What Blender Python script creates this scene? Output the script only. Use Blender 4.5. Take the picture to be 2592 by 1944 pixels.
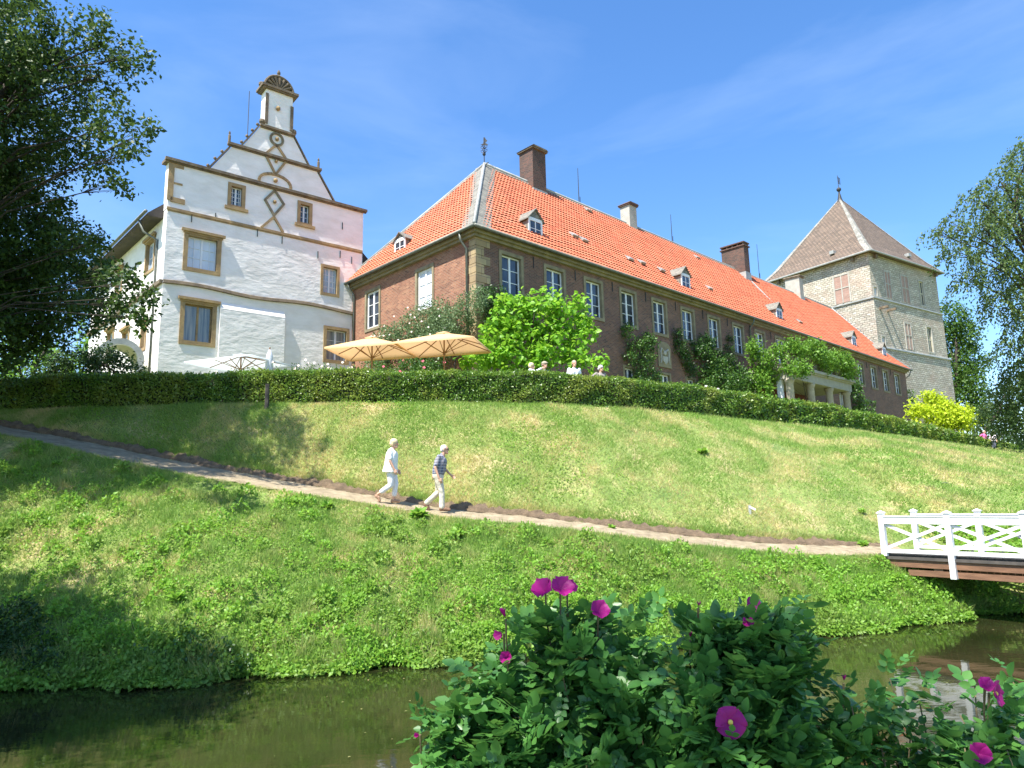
import bpy, bmesh, math, random
import numpy as np
from mathutils import Vector, Matrix
from math import sin, cos, pi, radians as R_

# ------------------------------------------------------------------ scene, camera, sky, sun
for o in list(bpy.data.objects): bpy.data.objects.remove(o)
sc = bpy.context.scene
col = sc.collection
CAMZ = 3.0
FPX = 1765.0
_P, _R = R_(9.5), R_(1.27)
FW = np.array([0, cos(_P), sin(_P)]); _r0 = np.array([1., 0, 0]); _u0 = np.cross(_r0, FW)
RT = _r0*cos(_R) - _u0*sin(_R); UP = np.cross(RT, FW)
cd = bpy.data.cameras.new('camera'); cam = bpy.data.objects.new('camera', cd); col.objects.link(cam)
cd.sensor_width = 36; cd.lens = 36*FPX/2592; cd.clip_end = 3000; cd.clip_start = .05
M = Matrix(((RT[0], UP[0], -FW[0], 0), (RT[1], UP[1], -FW[1], 0), (RT[2], UP[2], -FW[2], CAMZ), (0, 0, 0, 1)))
cam.matrix_world = M
sc.camera = cam
SUN_AZ, SUN_EL = R_(221.5), R_(60)
w = bpy.data.worlds.new('World'); sc.world = w; w.use_nodes = True
wt = w.node_tree; bg = wt.nodes['Background']
sky = wt.nodes.new('ShaderNodeTexSky'); sky.sky_type = 'NISHITA'; sky.sun_disc = False
sky.sun_elevation = SUN_EL; sky.sun_rotation = SUN_AZ; sky.air_density = 1.0; sky.dust_density = .5; sky.ozone_density = 3.0
bg.inputs[1].default_value = .124
# faint cirrus streaks over the sky
tc = wt.nodes.new('ShaderNodeTexCoord'); mp = wt.nodes.new('ShaderNodeMapping'); mp.inputs['Scale'].default_value = (1.2, 1.2, 4.5)
mp.inputs['Rotation'].default_value = (.25, .35, .3)
nz = wt.nodes.new('ShaderNodeTexNoise'); nz.inputs['Scale'].default_value = 1.7; nz.inputs['Detail'].default_value = 7; nz.inputs['Roughness'].default_value = .55
nz.inputs['Distortion'].default_value = .5
rp = wt.nodes.new('ShaderNodeValToRGB'); rp.color_ramp.elements[0].position = .44; rp.color_ramp.elements[0].color = (0, 0, 0, 1)
rp.color_ramp.elements[1].position = .8; rp.color_ramp.elements[1].color = (.11, .11, .11, 1)
hs = wt.nodes.new('ShaderNodeHueSaturation'); hs.inputs['Saturation'].default_value = 1.22
mx = wt.nodes.new('ShaderNodeMix'); mx.data_type = 'RGBA'; mx.inputs[7].default_value = (6.2, 7.0, 8.0, 1)
L = wt.links.new
L(tc.outputs['Generated'], mp.inputs[0]); L(mp.outputs[0], nz.inputs[0]); L(nz.outputs[0], rp.inputs[0]); L(rp.outputs[0], mx.inputs[0])
tint = wt.nodes.new('ShaderNodeMix'); tint.data_type = 'RGBA'; tint.blend_type = 'MULTIPLY'; tint.inputs[0].default_value = 1; tint.inputs[7].default_value = (1.05, 1.02, 1.07, 1)
L(sky.outputs[0], hs.inputs['Color']); L(hs.outputs[0], tint.inputs[6]); L(tint.outputs[2], mx.inputs[6]); L(mx.outputs[2], bg.inputs[0])
sl = bpy.data.lights.new('sun', 'SUN'); sl.energy = 5.0; sl.angle = R_(.53); sl.color = (1, .955, .88)
so = bpy.data.objects.new('sun', sl); col.objects.link(so)
sdir = Vector((sin(SUN_AZ)*cos(SUN_EL), cos(SUN_AZ)*cos(SUN_EL), sin(SUN_EL)))
so.rotation_euler = sdir.to_track_quat('Z', 'Y').to_euler()
sc.view_settings.view_transform = 'Standard'; sc.view_settings.look = 'None'; sc.view_settings.gamma = 1
sc.view_settings.exposure = 1.2
sc.render.engine = 'CYCLES'
sc.cycles.max_bounces = 6; sc.cycles.transmission_bounces = 4; sc.cycles.transparent_max_bounces = 4
sc.cycles.use_denoising = True
rng = np.random.default_rng(7)
random.seed(7)

def at_y(x, y, Y):
    d = FW + RT*(x-1296)/FPX - UP*(y-972)/FPX
    return np.array([0, 0, CAMZ]) + d*(Y/d[1])
def az(a): a = R_(a); return np.array([sin(a), cos(a), 0])

# ------------------------------------------------------------------ materials
def newmat(name):
    m = bpy.data.materials.new(name); m.use_nodes = True
    return m, m.node_tree.nodes, m.node_tree.links, m.node_tree.nodes['Principled BSDF']
def ramp(N, stops):
    r = N.new('ShaderNodeValToRGB'); e = r.color_ramp.elements
    while len(e) < len(stops): e.new(.5)
    for i, (p, c) in enumerate(stops): e[i].position = p; e[i].color = (*c, 1)
    return r
def noise(N, Lk, co, scale, det=4, rough=.6, dist=0):
    n = N.new('ShaderNodeTexNoise'); n.inputs['Scale'].default_value = scale; n.inputs['Detail'].default_value = det
    n.inputs['Roughness'].default_value = rough; n.inputs['Distortion'].default_value = dist
    if co is not None: Lk(co, n.inputs[0])
    return n
def coord(N, Lk, kind='Object', scale=(1, 1, 1)):
    t = N.new('ShaderNodeTexCoord'); m = N.new('ShaderNodeMapping'); m.inputs['Scale'].default_value = scale
    Lk(t.outputs[kind], m.inputs[0]); return m.outputs[0]
def bump(N, Lk, h, b, strength=.3, dist=.05):
    q = N.new('ShaderNodeBump'); q.inputs['Strength'].default_value = strength; q.inputs['Distance'].default_value = dist
    Lk(h, q.inputs['Height']); Lk(q.outputs[0], b.inputs['Normal']); return q
def mixc(N, Lk, fac, a, b, mode='MIX'):
    m = N.new('ShaderNodeMix'); m.data_type = 'RGBA'; m.blend_type = mode
    for s, i in ((fac, 0), (a, 6), (b, 7)):
        if hasattr(s, 'links'): Lk(s, m.inputs[i])
        else: m.inputs[i].default_value = s if i == 0 else (*s, 1)
    return m.outputs[2]

def simple(name, c, c2=None, rough=.7, scale=3, bs=.1, bd=.01, metal=0, kind='Object', stretch=(1, 1, 1), spec=.5):
    m, N, LL, b = newmat(name); Lk = LL.new
    c2 = c2 or tuple(x*.75 for x in c)
    co = coord(N, Lk, kind, stretch); n = noise(N, Lk, co, scale, 6)
    r = ramp(N, [(.3, c2), (.7, c)]); Lk(n.outputs[0], r.inputs[0]); Lk(r.outputs[0], b.inputs['Base Color'])
    b.inputs['Roughness'].default_value = rough; b.inputs['Metallic'].default_value = metal
    b.inputs['Specular IOR Level'].default_value = spec
    if bs:
        n2 = noise(N, Lk, co, scale*6, 4); bump(N, Lk, n2.outputs[0], b, bs, bd)
    return m

def leafmat(name, cols, trans=.35, rough=.5, tcol=None, nscale=.5, patch=None, spec=.3, pth=.47):
    """cols: list of colours picked at random per leaf; patch: second palette mixed in by soft patches"""
    m, N, LL, b = newmat(name); Lk = LL.new
    g = N.new('ShaderNodeNewGeometry')
    r = ramp(N, [(i/max(1, len(cols)-1), c) for i, c in enumerate(cols)]); Lk(g.outputs['Random Per Island'], r.inputs[0])
    out = r.outputs[0]
    co = coord(N, Lk)
    if patch:
        r2 = ramp(N, [(i/max(1, len(patch)-1), c) for i, c in enumerate(patch)]); Lk(g.outputs['Random Per Island'], r2.inputs[0])
        n = noise(N, Lk, co, nscale, 5, .65); rr = ramp(N, [(pth, (0, 0, 0)), (pth+.15, (1, 1, 1))]); Lk(n.outputs[0], rr.inputs[0])
        out = mixc(N, Lk, rr.outputs[0], out, r2.outputs[0])
    Lk(out, b.inputs['Base Color']); b.inputs['Roughness'].default_value = rough; b.inputs['Specular IOR Level'].default_value = spec
    t = N.new('ShaderNodeBsdfTranslucent'); hsn = N.new('ShaderNodeHueSaturation'); hsn.inputs['Value'].default_value = 1.5; hsn.inputs['Hue'].default_value = .485
    Lk(out, hsn.inputs['Color']); Lk(hsn.outputs[0], t.inputs[0])
    ms = N.new('ShaderNodeMixShader'); ms.inputs[0].default_value = trans
    Lk(b.outputs[0], ms.inputs[1]); Lk(t.outputs[0], ms.inputs[2]); Lk(ms.outputs[0], N['Material Output'].inputs[0])
    return m

def brickmat(name, cols, mortar, bw=.24, bh=.077, ms=.012, rough=.85, bstr=.5, bd=.012, stain=None, distort=0, weather=.5):
    m, N, LL, b = newmat(name); Lk = LL.new
    co = coord(N, Lk, 'UV')
    vec = co
    if distort:
        nn = noise(N, Lk, co, 2.3, 3); add = N.new('ShaderNodeVectorMath'); add.operation = 'MULTIPLY_ADD'
        Lk(nn.outputs['Color'], add.inputs[0]); add.inputs[1].default_value = (distort, distort, 0); Lk(co, add.inputs[2]); vec = add.outputs[0]
    t = N.new('ShaderNodeTexBrick'); Lk(vec, t.inputs['Vector']); t.inputs['Scale'].default_value = 1
    t.inputs['Brick Width'].default_value = bw; t.inputs['Row Height'].default_value = bh; t.inputs['Mortar Size'].default_value = ms
    t.inputs['Mortar Smooth'].default_value = .25; t.inputs['Bias'].default_value = 0
    t.inputs['Color1'].default_value = (0, 0, 0, 1); t.inputs['Color2'].default_value = (1, 1, 1, 1); t.inputs['Mortar'].default_value = (0, 0, 0, 1)
    r = ramp(N, [(i/(len(cols)-1), c) for i, c in enumerate(cols)]); Lk(t.outputs['Color'], r.inputs[0])
    cc = mixc(N, Lk, t.outputs['Fac'], r.outputs[0], mortar)
    n = noise(N, Lk, coord(N, Lk, 'UV', (1, 1.6, 1)), .7, 8, .7)
    rr = ramp(N, [(.35, (.62, .6, .58)), (.6, (1.1, 1.08, 1.05))]); Lk(n.outputs[0], rr.inputs[0])
    cc = mixc(N, Lk, weather, cc, rr.outputs[0], 'MULTIPLY')
    if stain:
        n3 = noise(N, Lk, co, .35, 6, .6); r3 = ramp(N, [(.5, (0, 0, 0)), (.68, (1, 1, 1))]); Lk(n3.outputs[0], r3.inputs[0])
        mm = N.new('ShaderNodeMath'); mm.operation = 'MULTIPLY'; mm.inputs[1].default_value = .6; Lk(r3.outputs[0], mm.inputs[0])
        cc = mixc(N, Lk, mm.outputs[0], cc, stain)
    Lk(cc, b.inputs['Base Color']); b.inputs['Roughness'].default_value = rough
    n2 = noise(N, Lk, co, 14, 3)
    h = N.new('ShaderNodeMath'); h.operation = 'MULTIPLY_ADD'; Lk(n2.outputs[0], h.inputs[0]); h.inputs[1].default_value = .5
    inv = N.new('ShaderNodeMath'); inv.operation = 'SUBTRACT'; inv.inputs[0].default_value = 1; Lk(t.outputs['Fac'], inv.inputs[1])
    Lk(inv.outputs[0], h.inputs[2]); bump(N, Lk, h.outputs[0], b, bstr, bd)
    return m

def plaster(name, c, c2):
    m, N, LL, b = newmat(name); Lk = LL.new
    co = coord(N, Lk, 'UV', (1, 2.1, 1))
    n = noise(N, Lk, co, .8, 7, .6); r = ramp(N, [(.3, c2), (.62, c)]); Lk(n.outputs[0], r.inputs[0])
    Lk(r.outputs[0], b.inputs['Base Color']); b.inputs['Roughness'].default_value = .9
    n1 = noise(N, Lk, coord(N, Lk, 'UV', (.7, 1.3, 1)), 1.1, 5, .5, .6); n2 = noise(N, Lk, coord(N, Lk, 'UV', (1, 1.9, 1)), 3.0, 4, .5)
    a = N.new('ShaderNodeMath'); a.operation = 'MULTIPLY_ADD'; Lk(n2.outputs[0], a.inputs[0]); a.inputs[1].default_value = .5; Lk(n1.outputs[0], a.inputs[2])
    bump(N, Lk, a.outputs[0], b, .42, .085)
    return m

M_plaster = plaster('lime_plaster', (.84, .81, .76), (.70, .67, .61))
M_ochre = simple('ochre_sandstone', (.42, .29, .13), (.22, .15, .08), .85, 2.5, .4, .02)
M_darkstone = simple('weathered_sandstone', (.22, .17, .105), (.09, .07, .05), .9, 3, .5, .03)
M_greystone = simple('grey_yellow_sandstone', (.30, .25, .15), (.15, .125, .08), .9, 2, .4, .02)
M_quoin = brickmat('quoin_sandstone', [(.30, .22, .12), (.40, .31, .17), (.24, .18, .11)], (.14, .11, .08), .62, .42, .012, .85, .4, .02)
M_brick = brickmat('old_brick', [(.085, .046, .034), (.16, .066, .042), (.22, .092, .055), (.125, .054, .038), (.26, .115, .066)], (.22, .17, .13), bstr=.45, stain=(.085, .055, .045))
M_brick_sunlit = brickmat('old_brick_sunlit', [(.16, .062, .035), (.27, .10, .052), (.34, .145, .078), (.21, .078, .042), (.38, .185, .10)], (.30, .22, .16), bstr=.4, stain=(.20, .08, .05))  # house brick again, sunlight painted in: lighter and redder for the end wall
M_brickpatch = brickmat('brick_infill', [(.30, .14, .10), (.38, .20, .15), (.30, .17, .13)], (.42, .38, .32), bstr=.5)
M_chimney = brickmat('chimney_brick', [(.05, .03, .025), (.14, .06, .04), (.09, .05, .035)], (.12, .1, .08), stain=(.06, .045, .035))
M_rubble = brickmat('tower_limestone', [(.52, .48, .39), (.40, .37, .29), (.62, .58, .48), (.45, .39, .31), (.56, .53, .45)], (.25, .23, .18), .52, .23, .028, .92, 1.0, .09, stain=(.45, .33, .25), distort=.34, weather=.6)
M_slate = brickmat('slate_shingle', [(.19, .18, .145), (.25, .235, .19), (.15, .145, .12)], (.08, .08, .07), .3, .2, .012, .7, .5, .01)
M_towertile = brickmat('tower_tile', [(.16, .112, .078), (.21, .15, .105), (.13, .095, .066), (.185, .135, .10)], (.055, .045, .034), .42, .3, .035, .8, .7, .03)
M_lead = simple('lead_flashing', (.38, .39, .37), (.24, .25, .23), .5, 3, .2, .01)
M_zinc = simple('zinc_gutter', (.17, .18, .15), (.09, .1, .08), .55, 4, .1, .01, .3)
M_frame = simple('white_window_paint', (.80, .81, .82), (.68, .69, .70), .45, 3, 0)
M_white = simple('white_gloss_paint', (.84, .84, .82), (.62, .62, .58), .5, 2.2, .3, .006)
M_iron = simple('wrought_iron', (.035, .04, .04), (.02, .02, .02), .6, 8, 0)
M_render = simple('pale_render', (.44, .42, .36), (.33, .31, .26), .9, 3, .3, .02)
M_wood = simple('bridge_timber', (.25, .13, .07), (.13, .065, .035), .8, 2, .4, .01, stretch=(1, 1, 6))
M_wood_dark = simple('dark_deck_timber', (.10, .085, .07), (.05, .045, .04), .85, 4, .4, .01)
M_pole = simple('varnished_pole', (.32, .16, .06), (.2, .1, .04), .5, 6, 0)
M_redwall = simple('dark_red_render', (.17, .04, .03), (.11, .03, .025), .9, 3, .1)
M_trunk = simple('tree_bark', (.07, .055, .04), (.028, .023, .018), .95, 5, .8, .04, stretch=(1, 1, .25))
M_twig = simple('green_brown_twig', (.16, .14, .06), (.08, .06, .03), .85, 20, .2)

def glassmat(name, c, rough=.06, c2=None, curtain=0):
    m, N, LL, b = newmat(name); Lk = LL.new
    n = noise(N, Lk, coord(N, Lk, 'Object', (6, 6, .25) if curtain else (.9, .9, .4)), 1.6, 3)
    r = ramp(N, [(.35, c), (.65, c2 or c)]); Lk(n.outputs[0], r.inputs[0]); Lk(r.outputs[0], b.inputs['Base Color'])
    b.inputs['Roughness'].default_value = rough; b.inputs['Specular IOR Level'].default_value = .8
    n2 = noise(N, Lk, coord(N, Lk), 1.3, 2); bump(N, Lk, n2.outputs[0], b, .08, .03)
    return m
M_glass = glassmat('dark_window_glass', (.015, .02, .03), .05, (.07, .085, .11))
M_glassblind = glassmat('glass_over_white_blind', (.55, .60, .66), .1, (.68, .71, .74))
M_glassblue = glassmat('glass_over_grey_blind', (.30, .37, .45), .08, (.40, .46, .52))
M_glasscurtain = glassmat('glass_over_net_curtain', (.09, .12, .14), .08, (.30, .30, .27), 1)

def clayroof():
    m, N, LL, b = newmat('clay_pantile'); Lk = LL.new
    co = coord(N, Lk, 'UV')
    t = N.new('ShaderNodeTexBrick'); Lk(co, t.inputs['Vector']); t.inputs['Scale'].default_value = 1; t.offset = 0
    t.inputs['Brick Width'].default_value = .24; t.inputs['Row Height'].default_value = .33; t.inputs['Mortar Size'].default_value = 0
    t.inputs['Color1'].default_value = (0, 0, 0, 1); t.inputs['Color2'].default_value = (1, 1, 1, 1)
    r = ramp(N, [(0, (.45, .11, .050)), (.3, (.54, .148, .066)), (.75, (.60, .172, .080)), (1, (.53, .17, .09))]); Lk(t.outputs[0], r.inputs[0])
    n = noise(N, Lk, coord(N, Lk, 'UV', (1, .6, 1)), .55, 8, .7); rr = ramp(N, [(.3, (.72, .68, .66)), (.6, (1.05, 1.02, 1.0))]); Lk(n.outputs[0], rr.inputs[0])
    cc = mixc(N, Lk, .6, r.outputs[0], rr.outputs[0], 'MULTIPLY')
    n4 = noise(N, Lk, coord(N, Lk, 'UV', (1.6, .45, 1)), .9, 7, .75); r4 = ramp(N, [(.56, (0, 0, 0)), (.74, (.5, .5, .5))]); Lk(n4.outputs[0], r4.inputs[0])
    Lk(mixc(N, Lk, r4.outputs[0], cc, (.30, .17, .09)), b.inputs['Base Color'])
    b.inputs['Roughness'].default_value = .78
    n2 = noise(N, Lk, co, 20, 3); bump(N, Lk, n2.outputs[0], b, .3, .01)
    return m
M_tile = clayroof()

# ------------------------------------------------------------------ mesh helpers
def link(o, parent=None):
    col.objects.link(o)
    if parent is not None: o.parent = parent
    return o
def tag(o, label=None, cat=None, group=None, kind=None):
    if label: o['label'] = label
    if cat: o['category'] = cat
    if group: o['group'] = group
    if kind: o['kind'] = kind
    return o
def empty(name, loc, rz=0, label=None, cat=None, group=None):
    o = bpy.data.objects.new(name, None); o.location = loc; o.rotation_euler = (0, 0, rz); o.empty_display_size = .3
    link(o); return tag(o, label, cat, group)

class MB:
    def __init__(s): s.v = []; s.f = []; s.mi = []
    def add(s, vs, fs, mi=0):
        n = len(s.v); s.v += [tuple(map(float, v)) for v in vs]; s.f += [tuple(i+n for i in f) for f in fs]; s.mi += [mi]*len(fs); return s
    def box(s, x0, x1, y0, y1, z0, z1, mi=0):
        v = [(x0, y0, z0), (x1, y0, z0), (x1, y1, z0), (x0, y1, z0), (x0, y0, z1), (x1, y0, z1), (x1, y1, z1), (x0, y1, z1)]
        return s.add(v, [(0, 3, 2, 1), (4, 5, 6, 7), (0, 1, 5, 4), (1, 2, 6, 5), (2, 3, 7, 6), (3, 0, 4, 7)], mi)
    def prism(s, poly, fn0, fn1, mi=0):
        """poly: 2D points; fn0/fn1 map (a,b) to the 3D front/back point"""
        n = len(poly); v = [fn0(*p) for p in poly]+[fn1(*p) for p in poly]
        f = [tuple(range(n)), tuple(range(2*n-1, n-1, -1))]+[(i, i+n, (i+1) % n+n, (i+1) % n) for i in range(n)]
        return s.add(v, f, mi)
    def bar(s, a, b, w, h=None, up=(0, 0, 1), mi=0):
        h = h or w; a = Vector(a); b = Vector(b); d = (b-a).normalized(); u = Vector(up)
        x = d.cross(u)
        if x.length < 1e-4: x = d.cross(Vector((1, 0, 0)))
        x.normalize(); y = x.cross(d)
        v = [p+x*sx*w/2+y*sy*h/2 for p in (a, b) for sx, sy in ((-1, -1), (1, -1), (1, 1), (-1, 1))]
        return s.add(v, [(0, 1, 2, 3), (7, 6, 5, 4), (0, 4, 5, 1), (1, 5, 6, 2), (2, 6, 7, 3), (3, 7, 4, 0)], mi)
    def tube(s, pts, rad, n=8, mi=0):
        pts = [Vector(p) for p in pts]
        if not hasattr(rad, '__len__'): rad = [rad]*len(pts)
        vs = []; fs = []; prev = None
        for i, p in enumerate(pts):
            d = (pts[min(i+1, len(pts)-1)]-pts[max(i-1, 0)]).normalized()
            x = prev - d*prev.dot(d) if prev is not None else d.orthogonal()
            if x.length < 1e-5: x = d.orthogonal()
            x.normalize(); prev = x; y = d.cross(x)
            vs += [p+(x*cos(2*pi*k/n)+y*sin(2*pi*k/n))*rad[i] for k in range(n)]
        m = len(pts)
        for i in range(m-1):
            fs += [(i*n+k, i*n+(k+1) % n, (i+1)*n+(k+1) % n, (i+1)*n+k) for k in range(n)]
        fs += [tuple(range(n-1, -1, -1)), tuple((m-1)*n+k for k in range(n))]
        return s.add(vs, fs, mi)
    def lathe(s, prof, c=(0, 0, 0), n=16, mi=0):
        return s.tube([(c[0], c[1], c[2]+z) for r, z in prof], [max(r, 1e-3) for r, z in prof], n, mi)
    def ball(s, c, r, n=10, mi=0, sc=(1, 1, 1)):
        vs = []; fs = []; m = max(5, n//2+1)
        for i in range(m+1):
            th = pi*i/m
            vs += [(c[0]+r*sc[0]*sin(th)*cos(2*pi*k/n), c[1]+r*sc[1]*sin(th)*sin(2*pi*k/n), c[2]+r*sc[2]*cos(th)) for k in range(n)]
        for i in range(m): fs += [(i*n+k, (i+1)*n+k, (i+1)*n+(k+1) % n, i*n+(k+1) % n) for k in range(n)]
        return s.add(vs, fs, mi)
    def build(s, name, mat, parent=None, dz=0, smooth=False, uv=True, bevel=0):
        me = bpy.data.meshes.new(name)
        me.from_pydata([(a, b, c-dz) for a, b, c in s.v], [], s.f)
        mats = mat if isinstance(mat, (list, tuple)) else [mat]
        for q in mats: me.materials.append(q)
        if len(mats) > 1: me.polygons.foreach_set('material_index', s.mi)
        if smooth: me.polygons.foreach_set('use_smooth', [True]*len(me.polygons))
        me.validate(); me.update()
        if uv: autouv(me)
        o = bpy.data.objects.new(name, me); link(o, parent)
        if bevel:
            bv = o.modifiers.new('bevel', 'BEVEL'); bv.width = bevel; bv.segments = 2; bv.limit_method = 'ANGLE'
        return o

def autouv(me):
    uvl = me.uv_layers.new(name='uv'); nl = len(me.loops)
    co = np.empty(len(me.vertices)*3); me.vertices.foreach_get('co', co); co = co.reshape(-1, 3)
    vi = np.empty(nl, int); me.loops.foreach_get('vertex_index', vi)
    nr = np.empty(len(me.polygons)*3); me.polygons.foreach_get('normal', nr); nr = nr.reshape(-1, 3)
    lt = np.empty(len(me.polygons), int); me.polygons.foreach_get('loop_total', lt)
    nn = np.repeat(nr, lt, axis=0); z = np.array([0, 0, 1.])
    t = np.cross(z, nn); ln = np.linalg.norm(t, axis=1); flat = ln < .05
    t[flat] = (1, 0, 0); ln[flat] = 1; t /= ln[:, None]; b = np.cross(nn, t)
    p = co[vi]; uv = np.stack([(p*t).sum(1), (p*b).sum(1)], 1)
    uvl.data.foreach_set('uv', uv.ravel())

def npmesh(name, verts, faces, mat, parent=None, smooth=False):
    """verts (N,3), faces (M,k) constant k"""
    me = bpy.data.meshes.new(name); k = faces.shape[1]
    me.vertices.add(len(verts)); me.vertices.foreach_set('co', verts.astype(np.float32).ravel())
    me.loops.add(faces.size); me.loops.foreach_set('vertex_index', faces.astype(np.int32).ravel())
    me.polygons.add(len(faces)); me.polygons.foreach_set('loop_start', np.arange(0, faces.size, k, dtype=np.int32))
    try: me.polygons.foreach_set('loop_total', np.full(len(faces), k, dtype=np.int32))
    except Exception: pass
    if smooth: me.polygons.foreach_set('use_smooth', np.ones(len(faces), bool))
    me.update(calc_edges=True)
    if mat: me.materials.append(mat)
    o = bpy.data.objects.new(name, me); link(o, parent); return o

LEAF2 = (np.array([(0, 0, 0), (-.33, .45, .07), (0, 1, -.05), (.33, .45, .07)]), np.array([(0, 2, 1), (0, 3, 2)]))
BIGLEAF = (np.array([(0, 0, 0), (-.45, .22, .10), (-.40, .62, .03), (0, 1.08, -.22), (.40, .62, .03), (.45, .22, .10), (0, .5, -.02)]),
           np.array([(0, 6, 1), (1, 6, 2), (2, 6, 3), (3, 6, 4), (4, 6, 5), (5, 6, 0)]))
BLADE = (np.array([(-.5, 0, 0), (.5, 0, 0), (0, 1, 0)]), np.array([(0, 1, 2)]))
def unit(a): return a/np.maximum(np.linalg.norm(a, axis=-1, keepdims=True), 1e-9)
def inst(tpl, pos, fwd, nrm, size, width=None):
    """template y->fwd, z->nrm"""
    V, F = tpl; f = unit(fwd); x = unit(np.cross(f, nrm)); n = np.cross(x, f)
    size = np.asarray(size)[:, None, None]; wd = size if width is None else np.asarray(width)[:, None, None]
    P = pos[:, None, :] + x[:, None, :]*V[None, :, 0:1]*wd + f[:, None, :]*V[None, :, 1:2]*size + n[:, None, :]*V[None, :, 2:3]*size
    k = len(V); FF = F[None]+(np.arange(len(pos))*k)[:, None, None]
    return P.reshape(-1, 3), FF.reshape(-1, F.shape[1])
def rdir(n, g=None): return unit((g or rng).normal(size=(n, 3)))
def vnoise(x, y, s=1., seed=0):
    """cheap smooth value noise from summed sines"""
    g = np.random.default_rng(seed); r = 0
    for k in range(6):
        a = g.uniform(0, 2*pi); f = s*g.uniform(.6, 1.7); r = r+np.sin((x*cos(a)+y*sin(a))*f+g.uniform(0, 6.28))
    return r/6

# ------------------------------------------------------------------ terrain
KS = np.array([(-60, 14), (-20, 13.3), (-9, 12.8), (-6.5, 12.65), (-5.3, 12.95), (-4.4, 13.3), (-3, 13.65), (-1.9, 13.75), (-1, 14.0), (2.5, 14.7), (6.3, 15.7), (7.2, 15.95), (8.9, 16.6), (10.5, 17.4), (11.6, 18.15), (12.1, 18.5), (12.6, 17.9), (13.2, 17.2), (14, 16.9), (17, 16.6), (30, 20), (60, 30), (120, 40)])
KP = np.array([(-60, 24, 6.4), (-24, 21.5, 6.25), (-17.5, 20.6, 5.85), (-14.8, 20, 5.32), (-12.45, 19.6, 4.83), (-10.3, 19.2, 4.29), (-7.45, 18.9, 3.71), (-5.1, 18.8, 3.29), (-3.3, 18.7, 3.0), (-2, 18.45, 2.71), (-.45, 18.4, 2.56), (2.2, 18.4, 2.22), (4.65, 18.6, 1.84), (7.2, 18.9, 1.56), (9.2, 19.2, 1.45), (10.6, 19.6, 1.42), (12, 19.7, 1.28), (13.5, 18.7, 1.28), (18, 18.4, 1.28), (30, 28, 1.2), (60, 36, 2), (120, 50, 3)])
KH = np.array([(-60, 25), (-24, 22.8), (-16.5, 22.2), (-12, 22.05), (-7.5, 22.05), (-4.4, 22.35), (-.9, 22.95), (1.4, 23.6), (3.2, 24.4), (4.8, 25.4), (6.8, 27), (9.8, 29.5), (14.5, 33.4), (20, 38.6), (27.6, 46.3), (37, 56), (52, 71), (80, 99), (120, 140)])
def smooth_k(K, c, x):
    xs = np.asarray(x, float); r = 0
    for d in (-.8, -.4, 0, .4, .8): r = r+np.interp(xs+d, K[:, 0], K[:, c])
    return r/5
def Sy(x): return smooth_k(KS, 1, x)+.14*np.sin(np.asarray(x)*2.3)+.09*np.sin(np.asarray(x)*5.1+1)
def Py(x): return smooth_k(KP, 1, x)+.07*np.sin(np.asarray(x)*1.7)
def Pz(x): return smooth_k(KP, 2, x)
def Hy(x): return smooth_k(KH, 1, x)
def Ny(x): return 4.6+np.maximum(0, np.asarray(x)-4)*.45
PATHW = .58
def PW(x): return PATHW+np.interp(x, [-14, -11, -7.5, -4.5, -3, 9], [.05, .34, .38, .12, 0, 0])
TILT = .17
def gz(x, y):
    x = np.asarray(x, float); y = np.asarray(y, float)
    s, p, pz, h, nn = Sy(x), Py(x), Pz(x), Hy(x), Ny(x)
    z = np.full(np.broadcast(x, y).shape, -.8)
    def seg(a, b, za, zb, cv=0, z=None):
        t = np.clip((y-a)/np.maximum(b-a, 1e-3), 0, 1); v = za+(zb-za)*(t+cv*np.sin(pi*t))
        return v
    pe = p-PATHW-.1
    far = np.where(y < s-.7, -.8, 0)
    z = np.where(y >= s-.7, seg(s-.7, s, -.8, -.02), z)
    z = np.where(y >= s, seg(s, s+.35, -.02, .28), z)
    z = np.where(y >= s+.35, seg(s+.35, pe, .28, pz-TILT*PATHW-.03, .06), z)
    z = np.where(y >= pe, seg(pe, p-PATHW+.05, pz-TILT*PATHW-.03, pz-TILT*PATHW), z)
    z = np.where(y >= p-PATHW+.05, pz+TILT*(y-p), z)
    cut = np.interp(x, [-20, -14, 9, 10.5], [.1, .26, .20, .03])
    b = p+PW(x)
    z = np.where(y >= b, seg(b, b+.22, pz+TILT*PW(x), pz+TILT*PW(x)+cut), z)
    z = np.where(y >= b+.22, seg(b+.22, h-.7, pz+TILT*PW(x)+cut, 6.08, np.interp(x, [0, 15, 40], [.05, .11, .13])), z)
    z = np.where(y >= h-.7, seg(h-.7, h+.6, 6.08, 6.3), z)
    z = np.where(y < nn, seg(nn-.3, nn, .25, -.6), z)
    z = np.where(y < nn-.3, seg(nn-2.0, nn-.3, 1.2, .25), z)
    z = np.where(y < nn-2.0, 1.2, z)
    amp = np.clip((y-s)/1.5, 0, 1)*np.clip((h-.5-y)/1.5, 0, 1)*np.clip(np.abs(y-p)/1.0-.6-(PW(x)-PATHW), 0, 1)
    z = z+amp*(.15*vnoise(x, y, 1.0, 3)+.08*vnoise(x, y, 2.9, 5))
    return z
def ground_hit(px, py):
    d = FW + RT*(px-1296)/FPX - UP*(py-972)/FPX; o = np.array([0, 0, CAMZ]); t = 8.
    while t < 120:
        q = o+d*t
        if gz(q[0], q[1]) >= q[2]: return np.array([q[0], q[1], float(gz(q[0], q[1]))])
        t += .04
    return o+d*20

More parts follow.
